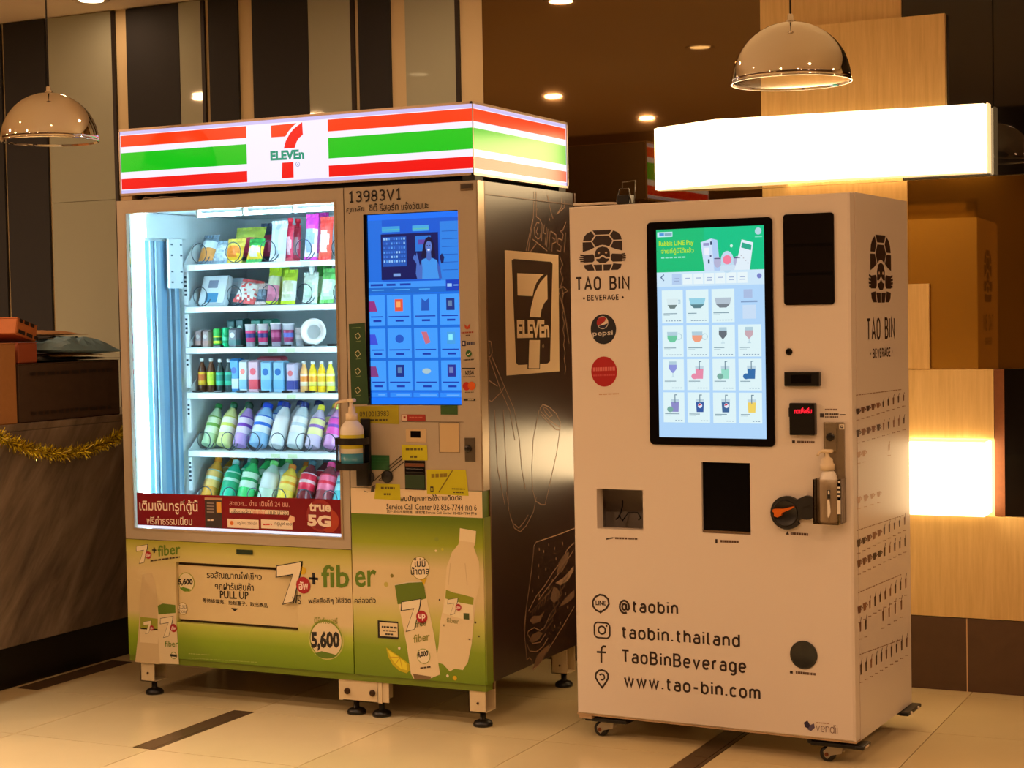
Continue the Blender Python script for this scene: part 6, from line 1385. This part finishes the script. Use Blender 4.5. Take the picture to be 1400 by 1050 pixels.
def carton_pack(X, Y, z, h, w, d, cols, label, group=None, straw=None, name='drink_carton', cat='carton'):
    e = empty(name, (X, Y, z + .0008), 0, label, cat, group); M = [pm(*c) for c in cols]
    b = MB(); b.rbox(-w / 2, w / 2, -d / 2, d / 2, 0, h, .002, 1); obj('carton_body', b, M[0], e)
    b = MB(); b.box(-w / 2 * .98, w / 2 * .98, -d / 2 - .0006, -d / 2, h * .10, h * .42); b.box(w / 2, w / 2 + .0006, -d / 2 * .98, d / 2 * .98, h * .10, h * .42); obj('printed_panel', b, M[1], e)
    b = MB(); n = 14; b.prism([(w * .32 * math.cos(2 * math.pi * i / n), h * .68 + min(w * .32, h * .2) * math.sin(2 * math.pi * i / n)) for i in range(n)], 'y', -d / 2 - .0007, -d / 2); obj('printed_mark', b, M[2], e)
    b = MB(); b.prism([(-d / 2, h), (d / 2, h), (d * .12, h + .006), (-d * .12, h + .006)], 'x', -w / 2 * .96, w / 2 * .96); obj('folded_top', b, M[0], e)
    return e
def tub(X, Y, z, h, w, cols, label, group=None, lid=None):
    e = empty('food_cup', (X, Y, z + .0008), 0, label, 'cup', group); r = w / 2; M = [pm(*c) for c in cols]
    b = MB(); b.lathe([(r * .78, 0), (r * .96, h * .92), (r, h * .93), (r, h * .97)], 16); obj('cup_wall', b, M[0], e)
    b = MB(); b.lathe([(r * .84, h * .2), (r * .875, h * .4), (r * .92, h * .6), (r * .945, h * .72)], 16, mats=[M[1], M[2], M[1]]); obj('printed_band', b, None, e)
    b = MB(); b.lathe([(r * 1.02, h * .955), (r * 1.02, h), (r * .9, h * 1.01), (0, h * 1.01)], 16); obj('lid', b, pm(*(lid or cols[0])), e); return e

def at(u, k, Y): return on_y(u, 470, Y).x
ROW = ['top shelf', 'second shelf', 'third shelf', 'fourth shelf', 'fifth shelf', 'bottom shelf']
YF = SY + .065; S_ = mpp(YF)
# ---- top shelf: snack bags
z = SHELF_Z[0]
def top(u, w, h, cols, label, lean=16, Y=YF, pat='blob', seed=1, tilt=0, zk=0): return pouch(at(u, zk, Y), Y, SHELF_Z[zk], h * 1.08 * S_, w * S_, cols, label, None, lean, .036, pattern=pat, seed=seed, tilt=tilt)
top(283, 26, 42, ((226, 236, 242), (232, 150, 70), (120, 140, 160)), 'clear sandwich pack with orange filling, leftmost on the top shelf', 26, pat='half', seed=2)
top(302, 26, 34, ((226, 236, 244), (190, 206, 220), (160, 180, 200)), 'white and pale blue bun pack, second on the top shelf', 30, pat='mix', seed=3)
top(321, 30, 34, ((250, 196, 40), (240, 130, 30), (252, 220, 90)), 'yellow crisps bag with an orange splash on the top shelf', 22, YF + .006, seed=4)
top(350, 26, 32, ((248, 200, 50), (250, 240, 220), (50, 170, 70)), 'yellow snack bag with a green top beside the yellow crisps bag', 20, seed=5)
top(336, 50, 52, ((60, 62, 70), (214, 50, 90), (206, 220, 90)), 'black snack bag with red print and lime top, back of the top shelf', 24, SY + .16, seed=6)
top(366, 36, 56, ((46, 56, 82), (196, 60, 100), (70, 84, 110)), 'navy snack bag with a pink print at the back of the top shelf', 18, SY + .225, seed=7)
top(382, 26, 52, ((214, 222, 230), (190, 200, 212), (236, 240, 244)), 'plain silver white pouch in the middle of the top shelf', 10, pat='stripe', seed=8)
for i, u in enumerate((398, 408)):
    pouch(at(u, 0, YF + .02 + .05 * i), YF + .02 + .05 * i, z, 50 * S_, 12 * S_, ((232, 60, 96), (250, 190, 200), (220, 36, 70)), ('slim red pouch with a red cap, %s on the top shelf' % ('in front' if i == 0 else 'just behind its twin')), 'slim red capped pouches', 6, .02, spout=(230, 30, 60), seed=9 + i)
top(427, 20, 58, ((250, 240, 250), (150, 170, 220), (226, 60, 190)), 'white pouch with a magenta top near the right of the top shelf', 8, pat='blob', seed=12)
top(447, 21, 54, ((244, 90, 70), (250, 220, 210), (250, 70, 60)), 'coral red pouch at the right end of the top shelf', 8, pat='blob', seed=13)
top(440, 22, 62, ((236, 220, 240), (220, 90, 190), (200, 40, 160)), 'magenta topped bag behind the coral red pouch', 8, SY + .17, seed=14)
# ---- second shelf
def tray(u, w, h, cols, label, lean, Y=YF, seed=1):
    X = at(u, 1, Y); e = empty('food_tray', (X, Y, SHELF_Z[1] + .003), 0, label, 'food pack'); e.rotation_euler = (R(-lean), 0, 0); w *= S_; h *= S_
    b = MB(); b.rbox(-w / 2, w / 2, -.008, .022, 0, h, .012, 3); obj('tray', b, pm(*cols[0]), e)
    b = MB(); b.rbox(-w / 2 * .92, w / 2 * .92, -.013, -.006, h * .05, h * .95, .003, 2); obj('film_lid', b, pm(*cols[1], .12), e)
    b = MB(); b.box(-w * .22, w * .22, -.0140, -.0130, h * .08, h * .38); obj('price_label', b, pm(*cols[2]), e); b = MB(); b.box(-w * .20, w * .14, -.0140, -.0130, h * .55, h * .8); obj('top_label', b, pm(*cols[3]), e); return e
tray(291, 46, 46, ((214, 226, 234), (226, 234, 238), (60, 130, 170), (120, 128, 150)), 'large white tray meal with a blue label, leftmost on the second shelf', 22)
tray(320, 28, 42, ((120, 170, 200), (190, 214, 226), (140, 180, 200), (200, 210, 220)), 'pale blue tray meal behind the large white tray', 22, SY + .12)
top(334, 36, 36, ((236, 236, 232), (250, 250, 246), (226, 90, 90)), 'white wrapped sandwich with a red corner on the second shelf', 34, pat='mix', seed=21, tilt=8, zk=1)
top(358, 20, 30, ((70, 80, 96), (120, 140, 160), (220, 200, 200)), 'dark wrapped snack beside the white sandwich on the second shelf', 26, seed=22, zk=1)
top(373, 20, 48, ((190, 200, 170), (196, 110, 140), (200, 224, 40)), 'lime topped pouch with a pink base on the second shelf', 14, seed=23, pat='half', zk=1)
top(395, 24, 44, ((244, 246, 236), (224, 230, 200), (190, 220, 50)), 'white pouch with a lime top in the middle of the second shelf', 12, seed=24, zk=1)
top(386, 16, 52, ((170, 200, 60), (220, 230, 120), (160, 210, 40)), 'lime green pouch at the back of the second shelf', 12, SY + .16, seed=25, zk=1)
pouch(at(425, 1, YF), YF, SHELF_Z[1], 42 * S_, 24 * S_, ((240, 248, 244), (210, 236, 216), (230, 244, 236)), 'white spout pouch with a pale green print on the second shelf', None, 8, .034, spout=(236, 244, 240), seed=26)
top(448, 22, 44, ((206, 238, 200), (240, 250, 240), (120, 210, 110)), 'pale green pouch at the right end of the second shelf', 14, seed=27, zk=1)
top(440, 24, 50, ((140, 214, 130), (190, 236, 180), (90, 190, 90)), 'green pouch behind the pale green pouch', 14, SY + .15, seed=28, zk=1)
# ---- third shelf
z = SHELF_Z[2]
for i, u in enumerate((276, 286)): carton_pack(at(u, 2, YF), YF, z, 22 * S_, 9.4 * S_, .05, ((170, 150, 150), (190, 150, 140), (206, 200, 196)), 'small grey brown box, %s on the third shelf' % ('leftmost' if i == 0 else 'second from the left'), 'small grey brown boxes', name='small_box', cat='box')
can(at(297.5, 2, YF), YF, z, 26 * S_, 12 * S_, (60, 180, 80), ((220, 236, 60), (40, 120, 60)), 'green can with a yellow band on the third shelf')
can(at(309.5, 2, YF), YF, z, 27 * S_, 11.5 * S_, (30, 200, 130), ((20, 170, 110), (90, 226, 170)), 'plain emerald green can on the third shelf')
for i, u in enumerate((322, 334)): carton_pack(at(u, 2, SY + .13), SY + .13, z, (36 + i) * S_, 12.5 * S_, .06, ((20, 90, 90), (40, 140, 130), (160, 214, 200)), 'tall teal carton at the back of the third shelf, %s of the pair' % ('first' if i == 0 else 'second'), 'tall teal cartons')
for i, u in enumerate((356, 372)): carton_pack(at(u, 2, SY + .15), SY + .15, z, 36 * S_, 15 * S_, .06, ((60, 160, 140), (30, 110, 100), (200, 230, 220)), 'sea green carton behind the pink cups, %s of the pair' % ('first' if i == 0 else 'second'), 'sea green cartons')
carton_pack(at(323, 2, YF), YF, z, 24 * S_, 12 * S_, .05, ((110, 110, 120), (60, 110, 110), (206, 210, 214)), 'grey carton in front of the teal cartons', name='small_box', cat='box')
for i, u in enumerate((343, 360)): tub(at(u, 2, YF), YF, z, 31 * S_, 15.5 * S_, ((216, 222, 228), (226, 60, 120), (60, 60, 140)), 'clear cup with a pink and navy label, %s of the pair on the third shelf' % ('left' if i == 0 else 'right'), 'pink labelled cups', (226, 232, 236))
tub(at(378, 2, YF), YF, z, 32 * S_, 16 * S_, ((200, 190, 206), (150, 40, 96), (186, 80, 130)), 'maroon cup with a white lid on the third shelf', None, (236, 236, 240))
tub(at(395, 2, YF), YF, z, 31 * S_, 16 * S_, ((196, 200, 216), (170, 60, 110), (90, 110, 200)), 'maroon and blue cup beside the maroon cup', None, (232, 234, 240))
tub(at(411, 2, YF), YF, z, 25 * S_, 14 * S_, ((206, 210, 216), (190, 196, 206), (226, 228, 232)), 'pale grey cup next to the white bowl', None, (220, 224, 230))
e = empty('foam_bowl', (at(434, 2, YF), YF - .02, z + 19.5 * S_), 0, 'round white foam bowl standing on edge on the third shelf', 'bowl'); rb = 18 * S_
e.rotation_euler = (R(-6), 0, R(14))
b = MB(); b.lathe([(0, -.004), (rb * .74, -.004), (rb * .8, -.010), (rb, -.012), (rb, -.009), (rb * .84, .0), (rb * .62, .03), (0, .032)], 32, (0, 0, 0), 'y'); obj('bowl_shell', b, pm(244, 246, 248), e)
b = MB(); b.lathe([(rb * .5, -.0045), (rb * .52, -.0075), (rb * .54, -.0045)], 32, (0, 0, 0), 'y'); obj('rim_ridge', b, pm(226, 232, 236), e)
# ---- fourth shelf
z = SHELF_Z[3]
for i, u in enumerate((274.5, 287)): can(at(u + 1, 3, YF), YF, z, 47 * S_, 12.4 * S_, (92, 52, 26), ((236, 190, 40) if i == 0 else (206, 220, 50), (214, 110, 40) if i == 0 else (170, 200, 40)), 'brown glass bottle with %s label, %s on the fourth shelf' % (('an orange', 'leftmost') if i == 0 else ('a lime', 'second')), None, (226, 226, 220), True, 'bottle', 'glass_bottle')
for i, u in enumerate((300, 312)): can(at(u, 3, YF), YF, z, 46 * S_, 12 * S_, (50, 70, 70), ((60, 190, 150), (30, 130, 120)), 'dark glass bottle with a teal label, %s on the fourth shelf' % ('third' if i == 0 else 'fourth'), 'teal labelled glass bottles', (230, 232, 232), True, 'bottle', 'glass_bottle')
carton_pack(at(324, 3, YF + .02), YF + .02, z, 44 * S_, 14 * S_, .05, ((50, 150, 220), (210, 226, 240), (30, 80, 180)), 'blue carton with a round navy mark on the fourth shelf')
carton_pack(at(336, 3, YF), YF, z, 42 * S_, 12 * S_, .05, ((214, 232, 240), (120, 180, 220), (230, 110, 100)), 'pale carton with a coral mark on the fourth shelf')
carton_pack(at(350, 3, YF), YF, z, 42 * S_, 15 * S_, .05, ((226, 190, 206), (226, 60, 80), (236, 90, 110)), 'pink and red carton on the fourth shelf')
for i, u in enumerate((367, 384)): carton_pack(at(u, 3, YF), YF, z, 41 * S_, 15.4 * S_, .05, ((150, 206, 240), (120, 190, 232), (40, 110, 190)), 'light blue carton, %s of the pair on the fourth shelf' % ('left' if i == 0 else 'right'), 'light blue cartons')
carton_pack(at(401, 3, YF), YF, z, 38 * S_, 12.5 * S_, .05, ((206, 200, 226), (70, 80, 160), (226, 120, 130)), 'lilac carton with a navy panel on the fourth shelf')
carton_pack(at(372, 3, SY + .17), SY + .17, z, 46 * S_, 40 * S_, .05, ((226, 90, 110), (246, 200, 200), (250, 236, 236)), 'wide red pink carton at the back of the fourth shelf')
for i, u in enumerate((415, 427, 439, 451)):
    can(at(u, 3, YF), YF, z, 42 * S_, 11.8 * S_, ((244, 190, 120), (252, 214, 40), (250, 200, 30), (246, 226, 70))[i], (((250, 236, 210), (240, 150, 60)), ((250, 240, 120), (250, 170, 30)), ((252, 240, 140), (240, 190, 20)), ((250, 246, 170), (240, 200, 40)))[i], ('peach juice bottle', 'golden yellow juice bottle', 'amber yellow juice bottle', 'pale yellow juice bottle')[i] + ' near the right of the fourth shelf, %s of four' % ('first', 'second', 'third', 'last')[i], None, (240, 240, 236), True, 'bottle', 'juice_bottle')
# ---- fifth shelf: leaning bottles, front one and the one behind in each lane
z = SHELF_Z[4]; LN = 27
def lane(u, k, w, h, body, cap, lab, acc, what, where_, shape='round', n=2, dy=.10):
    for j in range(n):
        Y = SY + .072 + dy * j
        bottle(at(u + 2, k, SY + .072), Y, SHELF_Z[k], h * 1.09 * S_, w * 1.16 * S_, body, cap, lab, '%s, %s %s' % (what, where_, ('front', 'second', 'third')[j]), what + ' lane', LN, acc, shape)
lane(279, 4, 18, 58, (196, 226, 180), (20, 130, 60), (222, 238, 200), (120, 180, 70), 'green capped tea bottle with a pale green label', 'first lane, fifth shelf')
lane(300, 4, 19, 58, (226, 232, 150), (14, 96, 60), (244, 246, 214), (214, 222, 90), 'dark green capped tea bottle with a yellow label', 'second lane, fifth shelf')
lane(322, 4, 18, 58, (190, 150, 214), (16, 70, 46), (236, 220, 240), (120, 50, 180), 'purple labelled tea bottle with a dark green cap', 'third lane, fifth shelf')
lane(347, 4, 22, 58, (150, 196, 236), (16, 70, 200), (226, 240, 250), (30, 110, 220), 'clear water bottle with a blue cap and blue label', 'fourth lane, fifth shelf', 'wide')
lane(372, 4, 19, 60, (236, 242, 246), (20, 44, 130), (246, 248, 250), None, 'white milk bottle with a navy cap', 'fifth lane, fifth shelf', 'wide')
lane(397, 4, 20, 60, (226, 236, 240), (22, 40, 110), (250, 250, 250), (206, 220, 232), 'white labelled bottle with a dark blue cap', 'sixth lane, fifth shelf', 'wide')
lane(421, 4, 18, 57, (216, 200, 226), (240, 226, 60), (250, 246, 170), (150, 110, 190), 'yellow capped bottle with a cream label', 'seventh lane, fifth shelf')
lane(447, 4, 19, 57, (214, 150, 206), (214, 226, 120), (226, 80, 170), (120, 70, 170), 'magenta labelled bottle with a lime cap', 'last lane, fifth shelf')
# ---- bottom shelf
lane(277, 5, 20, 58, (246, 170, 60), (250, 150, 20), (250, 200, 110), (226, 236, 220), 'orange soda bottle with an orange cap', 'first lane, bottom shelf')
lane(303, 5, 21, 54, (40, 190, 150), (150, 190, 190), (30, 170, 120), (200, 240, 220), 'teal soda bottle with a grey cap', 'second lane, bottom shelf')
lane(327, 5, 21, 56, (60, 200, 110), (20, 120, 60), (220, 250, 226), (30, 170, 90), 'green soda bottle with a white label', 'third lane, bottom shelf', n=3)
lane(355, 5, 21, 54, (206, 236, 220), (120, 214, 110), (240, 250, 246), None, 'clear soda bottle with a light green cap', 'fourth lane, bottom shelf')
lane(381, 5, 20, 50, (252, 214, 70), (244, 140, 40), (252, 226, 110), (250, 170, 30), 'yellow juice bottle with an orange cap', 'fifth lane, bottom shelf')
lane(407, 5, 20, 56, (120, 40, 50), (60, 100, 110), (232, 40, 70), (250, 220, 226), 'cola bottle with a red label and a dark cap', 'sixth lane, bottom shelf')
lane(434, 5, 21, 54, (150, 60, 70), (226, 60, 120), (244, 110, 140), (236, 30, 60), 'cola bottle with a red white label and pink cap', 'seventh lane, bottom shelf')
lane(458, 5, 20, 54, (90, 190, 200), (40, 120, 130), (160, 226, 230), (60, 160, 180), 'turquoise soda bottle with a teal cap', 'last lane, bottom shelf', n=1)
for i, (u, c_) in enumerate(((312, (206, 150, 110)), (330, (190, 120, 90)), (348, (150, 100, 90)))):
    bottle(at(u, 5, SY + .25), SY + .25, SHELF_Z[5], 60 * S_, 18 * S_, (196, 176, 160), c_, (220, 200, 180), 'brown capped bottle at the back of the bottom shelf, %s of three' % ('first', 'second', 'last')[i], 'brown capped bottles', LN)
